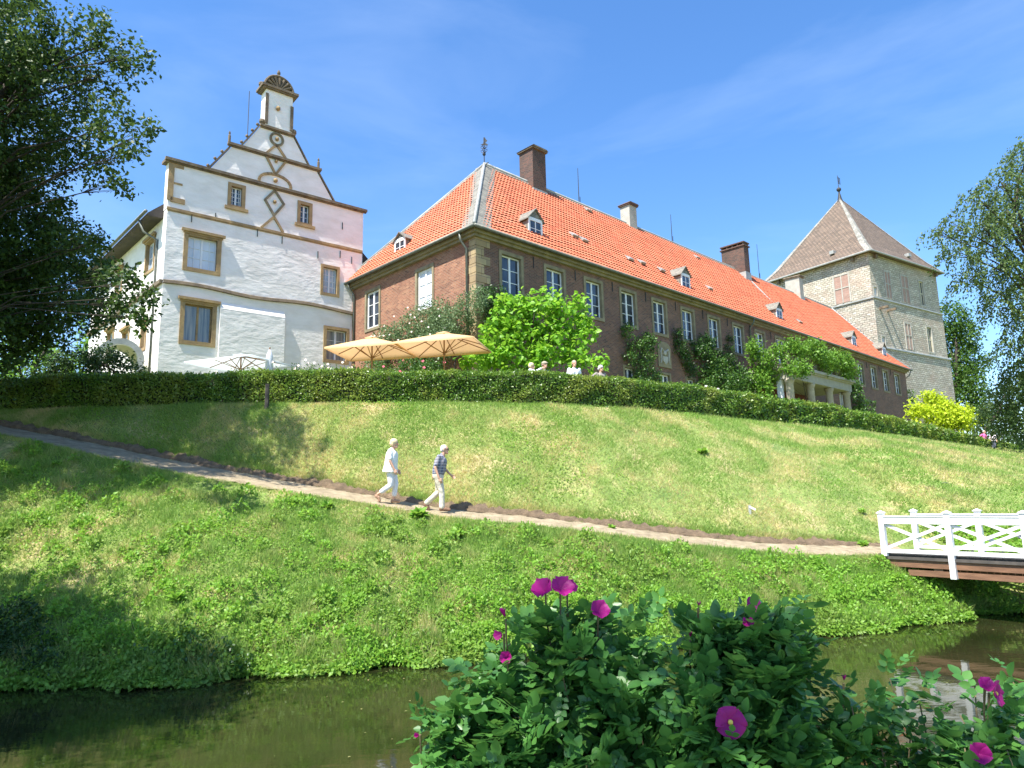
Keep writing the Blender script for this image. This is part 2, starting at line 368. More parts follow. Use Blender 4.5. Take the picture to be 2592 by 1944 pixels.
xs = np.unique(np.round(np.concatenate([np.arange(-300, -30, 30), np.arange(-30, -17, 1), np.arange(-17, 24, .2), np.arange(24, 70, .8), np.arange(70, 140, 8), np.arange(140, 500, 40)]), 3))
ys = np.unique(np.round(np.concatenate([np.arange(-200, -10, 20), np.arange(-10, 0, 1), np.arange(0, 11, .25), np.arange(11, 31, .14), np.arange(31, 60, .5), np.arange(60, 110, 3), np.arange(110, 700, 40)]), 3))
XX, YY = np.meshgrid(xs, ys); ZZ = gz(XX, YY)
nx, ny = len(xs), len(ys)
V = np.stack([XX.ravel(), YY.ravel(), ZZ.ravel()], 1)
ii, jj = np.meshgrid(np.arange(ny-1), np.arange(nx-1), indexing='ij')
a0 = (ii*nx+jj).ravel(); Fq = np.stack([a0, a0+1, a0+nx+1, a0+nx], 1)
m, N, LL, b = newmat('soil_and_turf'); Lk = LL.new
co = coord(N, Lk); n1 = noise(N, Lk, co, .9, 8, .7)
r1 = ramp(N, [(.3, (.11, .18, .035)), (.5, (.19, .25, .06)), (.62, (.34, .30, .13)), (.75, (.46, .36, .21))]); Lk(n1.outputs[0], r1.inputs[0])
n2 = noise(N, Lk, co, 14, 5); r2 = ramp(N, [(.3, (.5, .5, .5)), (.7, (1.3, 1.3, 1.3))]); Lk(n2.outputs[0], r2.inputs[0])
Lk(mixc(N, Lk, 1., r1.outputs[0], r2.outputs[0], 'MULTIPLY'), b.inputs['Base Color']); b.inputs['Roughness'].default_value = 1; bump(N, Lk, n2.outputs[0], b, .6, .06)
ground = npmesh('ground', V, Fq, m, smooth=True); tag(ground, kind='structure')
# the trodden path (a skin a little above the ground)
pxs = np.arange(-23, 10.7, .1)
def skin(name, lo, hi, nr_, dz, mat):
    W_ = []
    for x in pxs:
        cy = float(Py(x)); a, b_ = cy+lo(x), cy+hi(x)
        for t in np.linspace(0, 1, nr_):
            y = a+(b_-a)*t; W_.append((x, y, dz(x, y, t, cy)))
    a0 = (np.arange(len(pxs)-1)[:, None]*nr_+np.arange(nr_-1)[None]).ravel()
    tag(npmesh(name, np.array(W_), np.stack([a0, a0+nr_, a0+nr_+1, a0+1], 1), mat, smooth=name == 'path'), kind='structure')
M_path = simple('trodden_earth', (.44, .36, .23), (.23, .18, .11), 1, 4.0, 1.0, .06)
edge_lo = lambda x: -PATHW+.04*sin(x*4.1)+.04*sin(x*9.3+1)+.03*sin(x*23)
bank_w = lambda x: max(.015, .055+.06*sin(x*.9)*sin(x*2.3+1)+.03*sin(x*13)+.02*sin(x*29)+.02*sin(x*47))*float(np.interp(x, [8, 10.5], [1, .1]))
skin('path', edge_lo, lambda x: float(PW(x))-.02+.03*sin(x*3.3+2)+.03*sin(x*8.1), 9, lambda x, y, t, cy: float(Pz(x))+TILT*(y-cy)+.03+.010*sin(x*7+y*9)+.008*sin(x*17-y*15), M_path)
M_cut = simple('crumbling_soil', (.27, .19, .115), (.12, .085, .05), 1, 6, 1.0, .08)
skin('earth_bank', lambda x: float(PW(x))-.10+.03*sin(x*3.3+2)+.03*sin(x*8.1), lambda x: float(PW(x))+.05+bank_w(x), 6,
     lambda x, y, t, cy: float(Pz(x))+TILT*float(PW(x))+.015+(float(gz(x, cy+PW(x)+.05+bank_w(x)))-float(Pz(x))-TILT*float(PW(x))+.05)*min(1, t*1.25)**.6+.02*sin(x*31+t*9)*t, M_cut)
# water
m, N, LL, b = newmat('moat_water'); Lk = LL.new
b.inputs['Roughness'].default_value = .035; b.inputs['IOR'].default_value = 1.33
co = coord(N, Lk, 'Object', (1, 1, 1)); n1 = noise(N, Lk, co, .35, 5, .6); r1 = ramp(N, [(.35, (.010, .014, .004)), (.65, (.026, .026, .010))]); Lk(n1.outputs[0], r1.inputs[0]); Lk(r1.outputs[0], b.inputs['Base Color'])
n2 = noise(N, Lk, coord(N, Lk, 'Object', (1, 2.2, 1)), 3.2, 3, .5, .3); bump(N, Lk, n2.outputs[0], b, .10, .012)
wv = MB(); wv.add([(-300, 2, 0), (400, 2, 0), (400, 90, 0), (-300, 90, 0)], [(0, 1, 2, 3)])
tag(wv.build('water', m, uv=False), kind='structure')

# ------------------------------------------------------------------ building helpers
TZ = 6.3   # terrace level
def wallgrid(mb, x0, x1, z0, z1, holes, fn, reveal=.22):
    """wall face in (x,z) with rectangular openings; fn(x, d, z) -> 3D with d = depth behind the face"""
    X = sorted({x0, x1, *[v for h in holes for v in h[:2]]}); Z = sorted({z0, z1, *[v for h in holes for v in h[2:]]})
    for i in range(len(X)-1):
        for j in range(len(Z)-1):
            cx, cz = (X[i]+X[i+1])/2, (Z[j]+Z[j+1])/2
            if any(a < cx < b and c < cz < d for a, b, c, d in holes): continue
            mb.add([fn(X[i], 0, Z[j]), fn(X[i+1], 0, Z[j]), fn(X[i+1], 0, Z[j+1]), fn(X[i], 0, Z[j+1])], [(0, 1, 2, 3)])
    for a, b, c, d in holes:
        q = [(a, c), (b, c), (b, d), (a, d)]
        for k in range(4):
            (p, r), (s, t) = q[k], q[(k+1) % 4]
            mb.add([fn(p, 0, r), fn(s, 0, t), fn(s, reveal, t), fn(p, reveal, r)], [(0, 1, 2, 3)])
def ring(mb, w, h, t, y0, y1, z0=0, bottom=True):
    """rectangular ring in xz, butt-jointed; outer w x h"""
    mb.box(-w/2, -w/2+t, y0, y1, z0, z0+h); mb.box(w/2-t, w/2, y0, y1, z0, z0+h)
    mb.box(-w/2+t, w/2-t, y0, y1, z0+h-t, z0+h)
    if bottom: mb.box(-w/2+t, w/2-t, y0, y1, z0, z0+t)
def window_proto(w, h, st, rows, cols, surround=M_greystone, glass=M_glass, sash=M_frame, hood=False, sill=False, bar=.032, sf=.07, mull=.11, y=.13):
    """w,h = outer size of the stone surround; origin at bottom centre on the wall face"""
    f = MB(); ow, oh = w-2*st, h-2*st
    ring(f, ow, oh, sf, y, y+.06, st)
    if cols > 1: f.box(-mull/2, mull/2, y-.008, y+.065, st+sf, st+oh-sf)
    for k in range(1, rows):
        zz = st+sf+(oh-2*sf)*k/rows
        for sgn in (-1, 1):
            a, b_ = (mull/2, ow/2-sf) if cols > 1 else (0, ow/2-sf)
            f.box(min(sgn*a, sgn*b_), max(sgn*a, sgn*b_), y+.008, y+.052, zz-bar/2, zz+bar/2)
    if cols > 2:
        for sgn in (-1, 1):
            cx = sgn*(ow/4+mull/4)
            f.box(cx-bar/2, cx+bar/2, y+.004, y+.056, st+sf, st+oh-sf)
    s = MB(); ring(s, w, h, st, -.045, .12)
    if hood: s.box(-w/2-.14, w/2+.14, -.17, -.047, h-.03, h+.10); s.box(-w/2-.05, w/2+.05, -.09, -.047, h-.12, h-.033)
    if sill: s.box(-w/2-.14, w/2+.14, -.14, -.047, -.10, .05)
    p = MB(); p.add([(-ow/2, y+.035, st), (ow/2, y+.035, st), (ow/2, y+.035, st+oh), (-ow/2, y+.035, st+oh)], [(0, 1, 2, 3)])
    return [(f, sash), (s, surround), (p, glass)]
_wc = {}
def put_window(parent, key, spec, mat4, dz, name='window'):
    if key not in _wc:
        f, s, p = [(mb.build(nm, mt)) for (mb, mt), nm in zip(window_proto(**spec), (name, 'surround', 'pane'))]
        _wc[key] = (f.data, s.data, p.data)
        for o in (f, s, p): bpy.data.objects.remove(o)
    f = bpy.data.objects.new(name, _wc[key][0]); link(f, parent)
    mt = mat4.copy(); mt.translation.z -= dz; f.matrix_local = mt
    for nm, d in (('surround', _wc[key][1]), ('pane', _wc[key][2])):
        link(bpy.data.objects.new(nm, d), f)
    return f
def T4(x, y, z, rz=0): return Matrix.Translation((x, y, z)) @ Matrix.Rotation(rz, 4, 'Z')

def tiled_slope(name, P0, U, Vv, vmax, lo, hi, mat, parent, dz, course=.33, per=.24, amp=.034, lift=.07):
    P0, U, Vv = map(np.array, (P0, U, Vv)); Nn = np.cross(U, Vv); Nn = Nn/np.linalg.norm(Nn)
    if Nn[2] < 0: Nn = -Nn
    vs = []; fs = []; uvs = []; n = 0
    k = int(math.ceil(vmax/course))
    for i in range(k):
        v0, v1 = i*course, min((i+1)*course+.03, vmax)
        a0, b0, a1, b1 = lo(v0), hi(v0), lo(v1), hi(v1)
        a, b = min(a0, a1), max(b0, b1)
        us = np.arange(math.floor(a/per)*per, b+per, per/4)
        for (vv, aa, bb, lf) in ((v0, a0, b0, lift), (v1, a1, b1, .008)):
            uu = np.clip(us, aa, bb); wv = amp*np.sin(uu/per*2*pi)+.004*np.sin(uu*3.1+i*1.7)
            sag = .02*np.sin(uu*.23+vv*.4)
            P = P0+uu[:, None]*U+vv*Vv+(wv+lf+sag)[:, None]*Nn
            vs.append(P); uvs.append(np.stack([uu, np.full_like(uu, v0+.01 if vv == v0 else v0+course-.01)], 1))
        m = len(us)
        uu0 = np.clip(us, a0, b0); uu1 = np.clip(us, a1, b1)
        for q in range(m-1):
            if uu0[q+1]-uu0[q] < 1e-6 and uu1[q+1]-uu1[q] < 1e-6: continue
            fs.append((n+q, n+q+1, n+m+q+1, n+m+q))
        n += 2*m
    vs = np.concatenate(vs); uvs = np.concatenate(uvs); vs[:, 2] -= dz
    fs = np.array(fs)
    o = npmesh(name, vs, fs, mat, parent, smooth=False)
    uvl = o.data.uv_layers.new(name='uv'); uvl.data.foreach_set('uv', uvs[fs.ravel()].ravel())
    return o

# ------------------------------------------------------------------ long brick house
O3 = np.array([-1.507, 30.0])
RB = R_(90-46.3)
house = empty('brick_house', (O3[0], O3[1], TZ), RB, 'long dark brick house with an orange pantile roof, white sash windows and a columned porch', 'house')
EZ, RZ, WD = 15.15, 22.25, 11.14
SL = math.hypot(5.92, RZ-EZ)
WIN = [2.2, 5.2, 8.2, 11.2, 14.2, 17.22, 20.3, 23.42, 26.5, 29.58, 32.7, 35.8, 38.9, 41.9, 44.95, 48.05, 51.1, 54.25]
WB, WH = 12.30, 2.25
holes = [(s-.78, s+.78, WB+.02, WB+WH-.02) for s in WIN]
GF = [11.0, 14.4, 17.1, 44.9, 48.0, 51.2]
holes += [(s-.56, s+.56, 8.02, 10.14) for s in GF]
END = 57.0
mb = MB(); wallgrid(mb, 0, END, TZ-.5, EZ+.1, holes, lambda x, d, z: (x, d, z))
mb.add([(END, 0, TZ-.5), (END, WD, TZ-.5), (END, WD, EZ+.1), (END, 0, EZ+.1), (0, WD, TZ-.5), (0, WD, EZ+.1)], [(0, 1, 2, 3), (1, 4, 5, 2)])
mb.add([(54.4, .2, EZ), (54.4, WD-.2, EZ), (54.4, 5.57, RZ-.1)], [(0, 1, 2)])
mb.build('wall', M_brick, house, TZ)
LW = [(3.82, 1), (8.46, 0)]
holesL = [(t-.74, t+.74, 12.12, 14.40) for t, _ in LW]+[(t-.5, t+.5, 7.6, 9.6) for t in (4.1,)]
mb = MB(); wallgrid(mb, 0, WD, TZ-.5, EZ+.1, holesL, lambda x, d, z: (d, x, z))
o = mb.build('wall', M_brick_sunlit, house, TZ); o['label'] = 'sunlit red brick end wall'
for s in WIN: put_window(house, 'fw', dict(w=1.6, h=WH, st=.17, rows=3, cols=2), T4(s, 0, WB), TZ)
for s in GF: put_window(house, 'gw', dict(w=1.16, h=2.16, st=.13, rows=2, cols=2), T4(s, 0, 8.0), TZ)
for t, bl in LW: put_window(house, 'lw%d' % bl, dict(w=1.52, h=2.32, st=.15, rows=3, cols=2, surround=M_greystone, glass=M_glassblind if bl else M_glass, y=.07, mull=.13, sf=.10), T4(0, t, 12.10, -pi/2), TZ)
put_window(house, 'lg', dict(w=1.05, h=2.05, st=.08, rows=3, cols=2, surround=M_greystone), T4(0, 4.1, 7.57, -pi/2), TZ)
# quoins at the near corner
mb = MB()
nq = 20; hq = (14.85-TZ)/nq
for i in range(nq):
    z0 = TZ+i*hq; a, b_ = (.85, .42) if i % 2 else (.48, .72)
    g = .008
    mb.box(-.035, a, -.035, .02, z0+g, z0+hq-g); mb.box(-.035, .02, .02, b_, z0+g, z0+hq-g)
mb.build('quoin', M_quoin, house, TZ, bevel=.01)
# stone cornice under the eaves
mb = MB(); mb.box(-.30, 57.2, -.30, -.003, 14.93, 15.16); mb.box(-.18, 57.1, -.16, -.004, 14.80, 14.93)
mb.box(-.30, -.003, -.003, 11.35, 14.93, 15.16); mb.box(-.18, -.004, -.004, 11.3, 14.80, 14.93)
mb.build('cornice', M_greystone, house, TZ)
# roof deck (solid) and tiles
mb = MB(); e = .05
A = [(-.35, -.35, EZ-e), (57.4, -.35, EZ-e), (54.5, 1.2, EZ+1.86-e), (54.3, 5.57, RZ-e), (5.57, 5.57, RZ-e), (-.35, 11.49, EZ-e), (54.3, 11.49, EZ-e)]
mb.add(A, [(0, 1, 2, 3, 4), (4, 5, 0), (4, 3, 6, 5), (0, 5, 6, 1)])
roof = mb.build('roof', simple('roof_underlay', (.16, .07, .04), (.08, .04, .03), .9), house, TZ)
cs = 5.92/SL; sn = (RZ-EZ)/SL
def hi_front(v):
    t = v*cs
    return 57.4-(2.9)*t/1.55 if t < 1.55 else 54.5-.2*(t-1.55)/4.4
tiled_slope('roof_tiles', (0, -.38, EZ), (1, 0, 0), (0, cs, sn), SL-.12, lambda v: -.35+v*cs+.42*(v > -1), hi_front, M_tile, roof, TZ)
tiled_slope('roof_tiles', (-.38, 0, EZ), (0, 1, 0), (cs, 0, sn), SL-.12, lambda v: -.35+v*cs+.42, lambda v: 11.49-v*cs-.3, M_tile, roof, TZ)
# slate hip bands with a lead roll
def band(P, Q, wdir, wd, nrm, mb, lift=.075, ext=0):
    P, Q, wdir, nrm = map(np.array, (P, Q, wdir, nrm)); a = P+nrm*lift; b_ = Q+nrm*lift
    mb.add([a, a+wdir*wd, b_+wdir*wd*(1-ext), b_, a-nrm*.05, a+wdir*wd-nrm*.05, b_+wdir*wd*(1-ext)-nrm*.05, b_-nrm*.05], [(0, 1, 2, 3), (4, 7, 6, 5), (0, 4, 5, 1), (1, 5, 6, 2), (2, 6, 7, 3), (3, 7, 4, 0)])
mb = MB(); nf = np.array([0, -sn, cs]); nl = np.array([-sn, 0, cs])
band((-.38, -.38, EZ), (5.57, 5.57, RZ), (1, 0, 0), .95, nf, mb, ext=.15)
band((-.38, -.38, EZ), (5.57, 5.57, RZ), (0, 1, 0), .85, nl, mb, ext=.15)
band((5.57, 5.57, RZ), (-.38, 11.5, EZ), (0, -1, 0), .42, nl, mb)
band((5.4, 5.57, RZ), (54.3, 5.57, RZ), (0, -cs, -sn), .38, nf, mb)
mb.build('hip_slates', M_slate, roof, TZ)
mb = MB(); mb.tube([(-.43, -.43, EZ+.08), (5.57, 5.57, RZ+.12)], .085, 8)
mb.tube([(5.57, 5.57, RZ+.10), (25, 5.57, RZ+.06), (40, 5.57, RZ+.02), (54.4, 5.57, RZ+.1)], .10, 8)
mb.tube([(5.57, 5.57, RZ+.10), (-.4, 11.5, EZ+.08)], .07, 8)
mb.build('ridge_roll', M_lead, roof, TZ, smooth=True)
mb = MB(); mb.tube([(54.35, 5.57, RZ+.1), (54.55, 1.3, EZ+2.05), (57.4, -.4, EZ+.1)], .11, 6)
for k in range(16):
    a = k/15; mb.box(54.36, 54.62, 1.4+a*4.1-.1, 1.4+a*4.1+.1, EZ+2.05+a*5+0, EZ+2.27+a*5)
mb.build('verge', M_lead, roof, TZ)
mb = MB(); mb.tube([(34.9-.9, .9, EZ+.3+.9*1.2), (34.4, 4.2, EZ+.22+4.55*1.2)], .06, 5)
mb.build('flashing', M_lead, roof, TZ)
# skylights
for (s, t) in [(8.25, 1.44), (9.0, 1.35), (12.89, 1.12), (14.2, 1.2), (16.2, 1.14), (21.7, 1.05), (35.2, .91), (26.4, 4.62), (13.89, 5.0)]:
    z = EZ+(t+.35)*1.2
    k = MB(); a = np.array((s, t, z)); vv = np.array((0, cs, sn)); uu = np.array((1, 0, 0))
    q = [a+nf*.1, a+uu*.5+nf*.1, a+uu*.5+vv*.42+nf*.1, a+vv*.42+nf*.1]; k.add(q+[p+nf*.12*(1 if i < 2 else .3) for i, p in enumerate(q)], [(4, 5, 6, 7), (0, 4, 7, 3), (1, 2, 6, 5), (0, 1, 5, 4), (2, 3, 7, 6)])
    k.build('skylight', M_lead, roof, TZ)
# gutters and downpipes
mb = MB(); mb.tube([(-.45, -.47, 15.12), (57.6, -.47, 15.12)], .085, 8)
mb.build('gutter', M_zinc, house, TZ, smooth=True)
mb = MB(); mb.tube([(-.47, -.45, 15.12), (-.47, 11.5, 15.12)], .085, 8); mb.build('gutter', M_zinc, house, TZ, smooth=True)
def pipe(pts): k = MB(); k.tube(pts, .055, 8); k.build('downpipe', M_zinc, house, TZ, smooth=True)
pipe([(-.45, .6, 15.06), (-.42, .55, 14.7), (-.12, .5, 14.35), (-.10, .5, TZ)])
pipe([(-.45, 10.3, 15.06), (-.4, 10.3, 14.8), (-.10, 10.25, 14.45), (-.10, 10.25, TZ)])
pipe([(24.95, -.45, 15.06), (24.95, -.4, 14.8), (24.95, -.10, 14.45), (24.95, -.10, 11.5)])
pipe([(57.3, -.45, 15.06), (57.25, -.3, 14.6), (57.05, .3, 14.1), (57.08, .3, TZ)])
# chimneys
def chimney(s, t, ws, wt_, z1, mat, cap, slots=False):
    k = MB(); k.box(s-ws/2, s+ws/2, t-wt_/2, t+wt_/2, RZ-1.6, z1); c = k.build('chimney', mat, house, TZ)
    k = MB(); k.box(s-ws/2-.10, s+ws/2+.10, t-wt_/2-.10, t+wt_/2+.10, z1+.002, z1+.10)
    if slots:
        for i in range(5):
            a = t-wt_/2+(wt_-.12)*i/4
            k.box(s-ws/2, s+ws/2, a, a+.12, z1+.10, z1+.30)
        k.box(s-ws/2-.08, s+ws/2+.08, t-wt_/2-.08, t+wt_/2+.08, z1+.30, z1+.40)
    else: k.prism([(-1, 0), (1, 0), (.82, .10), (-.82, .10)], lambda a, b_: (s+a*(ws/2+.14), t-wt_/2-.14, z1+.10+b_), lambda a, b_: (s+a*(ws/2+.14), t+wt_/2+.14, z1+.10+b_))
    k.build('cap', cap, c)
    c.children[0].matrix_local = Matrix.Translation((0, 0, -TZ))
    k = MB(); k.box(s-ws/2-.05, s+ws/2+.05, t-wt_/2-.05, t+wt_/2+.05, RZ-1.6, RZ-.5); k.build('flashing', M_lead, roof, TZ)
chimney(9.6, 5.57, 1.15, 1.15, 24.35, M_chimney, M_darkstone)
chimney(19.35, 5.57, .85, .8, 23.6, M_render, M_chimney)
chimney(34.5, 5.57, .85, 2.1, 24.05, M_chimney, M_chimney, True)
chimney(45.8, 5.57, .8, 1.4, 23.75, M_render, M_darkstone)
# lightning rods and weather vane
for s, z in ((13.93, 24.85), (24.8, 24.6), (38.7, 25.6)):
    k = MB(); k.tube([(s, 5.57, RZ), (s, 5.57, RZ+.9), (s, 5.57, z)], [.035, .03, .018], 5); k.tube([(s+.12, 5.57, RZ), (s+.12, 5.57, RZ+.6)], .02, 5); k.build('lightning_rod', M_iron, roof, TZ)
k = MB(); k.tube([(5.57, 5.57, RZ), (5.57, 5.57, 24.0)], .03, 6)
k.ball((5.57, 5.57, 22.95), .10)
for z in (23.05, 23.3):
    for a in range(4):
        ca, sa = cos(a*pi/2+.4), sin(a*pi/2+.4)
        k.tube([(5.57, 5.57, z), (5.57+.18*ca, 5.57+.18*sa, z+.06), (5.57+.2*ca, 5.57+.2*sa, z+.16), (5.57+.1*ca, 5.57+.1*sa, z+.2)], .018, 5)
k.prism([(-.22, 23.55), (-.05, 23.62), (.0, 23.8), (.05, 24.02), (.10, 23.9), (.2, 23.78), (.08, 23.66), (.26, 23.52), (.05, 23.5)], lambda a, b_: (5.57+a*.7, 5.57-a*.7-.012, b_), lambda a, b_: (5.57+a*.7, 5.57-a*.7+.012, b_))
k.build('weather_vane', M_iron, roof, TZ)
# dormers
def dormer(mat4, w=.95, h=.82, g=.5, arch=False, depth=1.6):
    k = MB(); k.box(-w/2, -w/2+.03, .04, depth, -.35, h); k.box(w/2-.03, w/2, .04, depth, -.35, h)
    c = k.build('dormer', M_slate); link_local(c, house, mat4)
    k = MB(); ring(k, w, h+.3, .12, 0, .04, -.3)
    if arch:
        P = [(w/2*cos(a), h+w/2*sin(a)*.8) for a in np.linspace(0, pi, 13)]; Q = [((w/2-.12)*cos(a), h+(w/2-.12)*sin(a)*.8) for a in np.linspace(pi, 0, 13)]
        k.prism(P+Q, lambda a, b_: (a, 0, b_), lambda a, b_: (a, .04, b_))
    else:
        k.box(-w/2, w/2, .001, .04, h-.0, h+.06)
    k.box(-.03, .03, .01, .05, -.18, h-.12)
    k.box(-w/2+.12, -.03, .015, .045, h*.42, h*.42+.03); k.box(.03, w/2-.12, .015, .045, h*.42, h*.42+.03)
    f = k.build('dormer_window', M_frame); f.parent = c; 
    k = MB(); k.add([(-w/2+.1, .03, -.2), (w/2-.1, .03, -.2), (w/2-.1, .03, h), (-w/2+.1, .03, h)], [(0, 1, 2, 3)])
    if arch: k.add([(0, .03, h)]+[((w/2-.1)*cos(a), .03, h+(w/2-.1)*sin(a)*.8) for a in np.linspace(0, pi, 9)], [tuple(range(10))])
    p = k.build('pane', M_glass); p.parent = c
    k = MB()
    if arch:
        P = [((w/2+.08)*cos(a), h+(w/2+.08)*sin(a)*.8) for a in np.linspace(0, pi, 13)]
        k.prism(P+[(-w/2, h), (w/2, h)][:0], lambda a, b_: (a, -.06, b_), lambda a, b_: (a, depth, b_))
        mt = M_lead
        k2 = MB(); k2.prism([((w/2-.09)*cos(a), h+(w/2-.09)*sin(a)*.8) for a in np.linspace(0, pi, 13)], lambda a, b_: (a, -.07, b_), lambda a, b_: (a, -.065, b_))
    else:
        mt = M_slate
        for sg in (-1, 1):
            k.prism([(0, h+g), (sg*(w/2+.12), h-.06), (sg*(w/2+.12), h-.11), (0, h+g-.06)] , lambda a, b_: (a, -.08, b_), lambda a, b_: (a, depth, b_))
        kk = MB(); kk.add([(-w/2, .02, h+.05), (w/2, .02, h+.05), (0, .02, h+g-.05)], [(0, 1, 2)]); q = kk.build('dormer_gable', M_slate); q.parent = c
    r = k.build('dormer_roof', mt); r.parent = c
def link_local(o, parent, mat4):
    o.parent = parent; m_ = mat4.copy(); m_.translation.z -= TZ; o.matrix_local = m_
for s in (4.38, 18.0, 30.85, 45.4, 53.0): dormer(T4(s, .42, 16.05), w=1.0, h=.92, g=.58, depth=1.9)
dormer(T4(.35, 6.5, 15.95, -pi/2), w=1.0, h=.75, arch=False, g=.42, depth=1.5)
# relief panel with a carved shield
k = MB(); P = [(13.75, 10.45), (15.05, 10.45), (15.05, 11.6)]+[(14.4+.65*cos(a), 11.6+.38*sin(a)) for a in np.linspace(.3, pi-.3, 7)]+[(13.75, 11.6)]
k.prism(P, lambda a, b_: (a, -.07, b_), lambda a, b_: (a, .0, b_)); rel = k.build('relief_panel', M_greystone, house, TZ)
k = MB(); k.prism([(14.15, 11.1), (14.65, 11.1), (14.62, 10.8), (14.4, 10.6), (14.18, 10.8)], lambda a, b_: (a, -.12, b_), lambda a, b_: (a, -.071, b_))
k.ball((14.4, -.09, 11.3), .15, sc=(1, .5, 1))
for sg in (-1, 1): k.tube([(14.4+sg*.12, -.09, 11.4), (14.4+sg*.32, -.09, 11.55), (14.4+sg*.42, -.09, 11.3), (14.4+sg*.36, -.09, 10.9), (14.4+sg*.44, -.09, 10.65)], [.05, .06, .05, .05, .03], 6)
k.build('carving', M_render, rel).matrix_local = Matrix.Translation((0, 0, -TZ))
# iron wall anchors
for s in np.arange(3.7, 54, 3.06): k = MB(); k.box(s-.02, s+.02, -.04, -.005, 14.15, 14.7); k.build('wall_anchor', M_iron, house, TZ)
# ---- porch with columns and balcony
P0s, P1s, PT = 24.3, 34.3, -3.0
k = MB(); k.box(P0s, P1s, PT, -.01, 10.45, 11.02); k.box(P0s-.12, P1s+.12, PT-.12, -.012, 11.02, 11.12); k.box(P0s-.25, P1s+.25, PT-.25, -.014, 11.12, 11.3)
porch = k.build('porch', M_render, house, TZ)
for s in (24.6, 27.75, 30.85, 33.95):
    for t in (PT+.3,):
        k = MB(); k.lathe([(.36, TZ-.2), (.36, TZ+.15), (.29, TZ+.25), (.28, 7.5), (.24, 10.15), (.27, 10.2), (.33, 10.35), (.33, 10.45)], (s, t, 0), 20)
        c = k.build('column', simple('column_sandstone', (.47, .42, .33), (.30, .26, .2), .85, 2, .3, .02) if s == 24.6 else bpy.data.materials['column_sandstone'], porch, 0, smooth=True); c.matrix_local = Matrix.Translation((0, 0, -TZ))
k = MB(); k.box(24.3, 24.62, PT+.72, PT+1.02, TZ, 10.45); k.build('pier', M_frame, porch).matrix_local = Matrix.Translation((0, 0, -TZ))
k = MB()
for t in (-2.0, -1.2, -.4): k.box(24.4, 24.47, t-.03, t+.03, TZ, 10.45)
for z in (7.4, 9.3): k.box(24.41, 24.46, -1.95, -.05, z-.03, z+.03)
for s in (28.4, 29.3, 30.2): k.box(s-.03, s+.03, -.35, -.29, TZ, 10.45)
for z in (8.0, 9.4): k.box(25, 33.8, -.345, -.30, z-.03, z+.03)
for s in (33.9, 34.2): k.box(s-.04, s+.04, -2.3, -2.22, TZ, 10.45)
k.build('glazing_frame', M_frame, porch).matrix_local = Matrix.Translation((0, 0, -TZ))
k = MB(); k.add([(24.3, -.02, TZ), (34.3, -.02, TZ), (34.3, -.02, 10.44), (24.3, -.02, 10.44)], [(0, 1, 2, 3)]); k.build('porch_back_wall', M_redwall, porch).matrix_local = Matrix.Translation((0, 0, -TZ))
k = MB()
for s in np.arange(P0s, P1s+.01, 2.5): k.box(s-.12, s+.12, PT+.02, PT+.26, 11.3, 12.3)
for s in np.arange(P0s+.3, P1s, .28): k.box(s-.02, s+.02, PT+.12, PT+.16, 11.3, 12.15)
k.box(P0s-.1, P1s+.1, PT+.08, PT+.2, 12.15, 12.22); k.build('balcony_rail', M_darkstone, porch).matrix_local = Matrix.Translation((0, 0, -TZ))

# ------------------------------------------------------------------ white gabled house
WR = R_(90-50.8); WO = (-16.33, 31.52)
wh = empty('white_house', (WO[0], WO[1], TZ), WR, 'tall white plastered house with a stepped ornamental gable and ochre stone windows', 'house')
holes = [(0.82, 2.55, 14.28, 16.25), (.85, 2.47, 10.66, 12.83), (7.8, 8.88, 14.27, 15.98), (8.05, 9.5, 10.56, 12.55)]
mb = MB(); wallgrid(mb, 0, 10.25, TZ-.4, 17.2, holes, lambda x, d, z: (x, d, z), .25)
wallgrid(mb, -.02, 10.28, 17.2, 19.6, [(2.75, 3.6, 17.98, 19.3), (6.4, 7.2, 17.94, 19.28)], lambda x, d, z: (x, d-.004, z), .25)
SK = -.077
def lw(d, y, z): return (SK*d+y*1.0, d, z)     # left wall, skewed a little
LH = [(1.5, 3.0, 14.5, 16.3), (7.9, 9.3, 11.6, 12.9), (4.9, 6.2, 11.5, 12.3), (2.0, 2.9, 10.6, 12.1), (7.0, 8.3, 14.7, 16.2)]
wallgrid(mb, 0, 13.6, TZ-.4, 17.2, LH, lambda x, d, z: lw(x, d, z), .25)
mb.add([lw(0, -.02, 17.2), lw(.55, -.02, 17.2), lw(.55, -.02, 19.6), lw(0, -.02, 19.6)], [(0, 1, 2, 3)])
mb.add([(10.28, 0, TZ), (10.28, 13, TZ), (10.28, 13, 17.2), (10.28, 0, 17.2), (10.28, 0, 19.6), (10.28, .55, 19.6), (10.28, .55, 17.2)], [(0, 1, 2, 3), (3, 6, 5, 4)])
mb.add([(10.28, 13, TZ), lw(13.6, 0, TZ), lw(13.6, 0, 17.2), (10.28, 13, 17.2)], [(0, 1, 2, 3)])
mb.add([(-.02, .55, 17.2), (10.28, .55, 17.2), (10.28, .55, 19.6), (-.02, .55, 19.6), (-.02, 0, 19.6), (10.28, 0, 19.6)], [(0, 1, 2, 3), (3, 2, 5, 4)])
mb.build('wall', M_plaster, wh, TZ)
k = MB(); yy = lambda d: (lambda a, b_: (a, d, b_))
k.prism([(1.75, 19.62), (8.5, 19.62), (7.4, 21.3), (2.85, 21.3)], yy(0), yy(.5))
k.prism([(3.35, 21.45), (6.9, 21.45), (6.0, 22.9), (4.25, 22.9)], yy(0), yy(.5))
k.prism([(4.48, 23.0), (5.94, 23.0), (5.94, 25.25), (4.48, 25.25)], yy(0), yy(.75))
k.build('gable', M_plaster, wh, TZ)
k = MB(); k.box(2.55, 2.62, 0, .01, 6, 6.01) if False else None
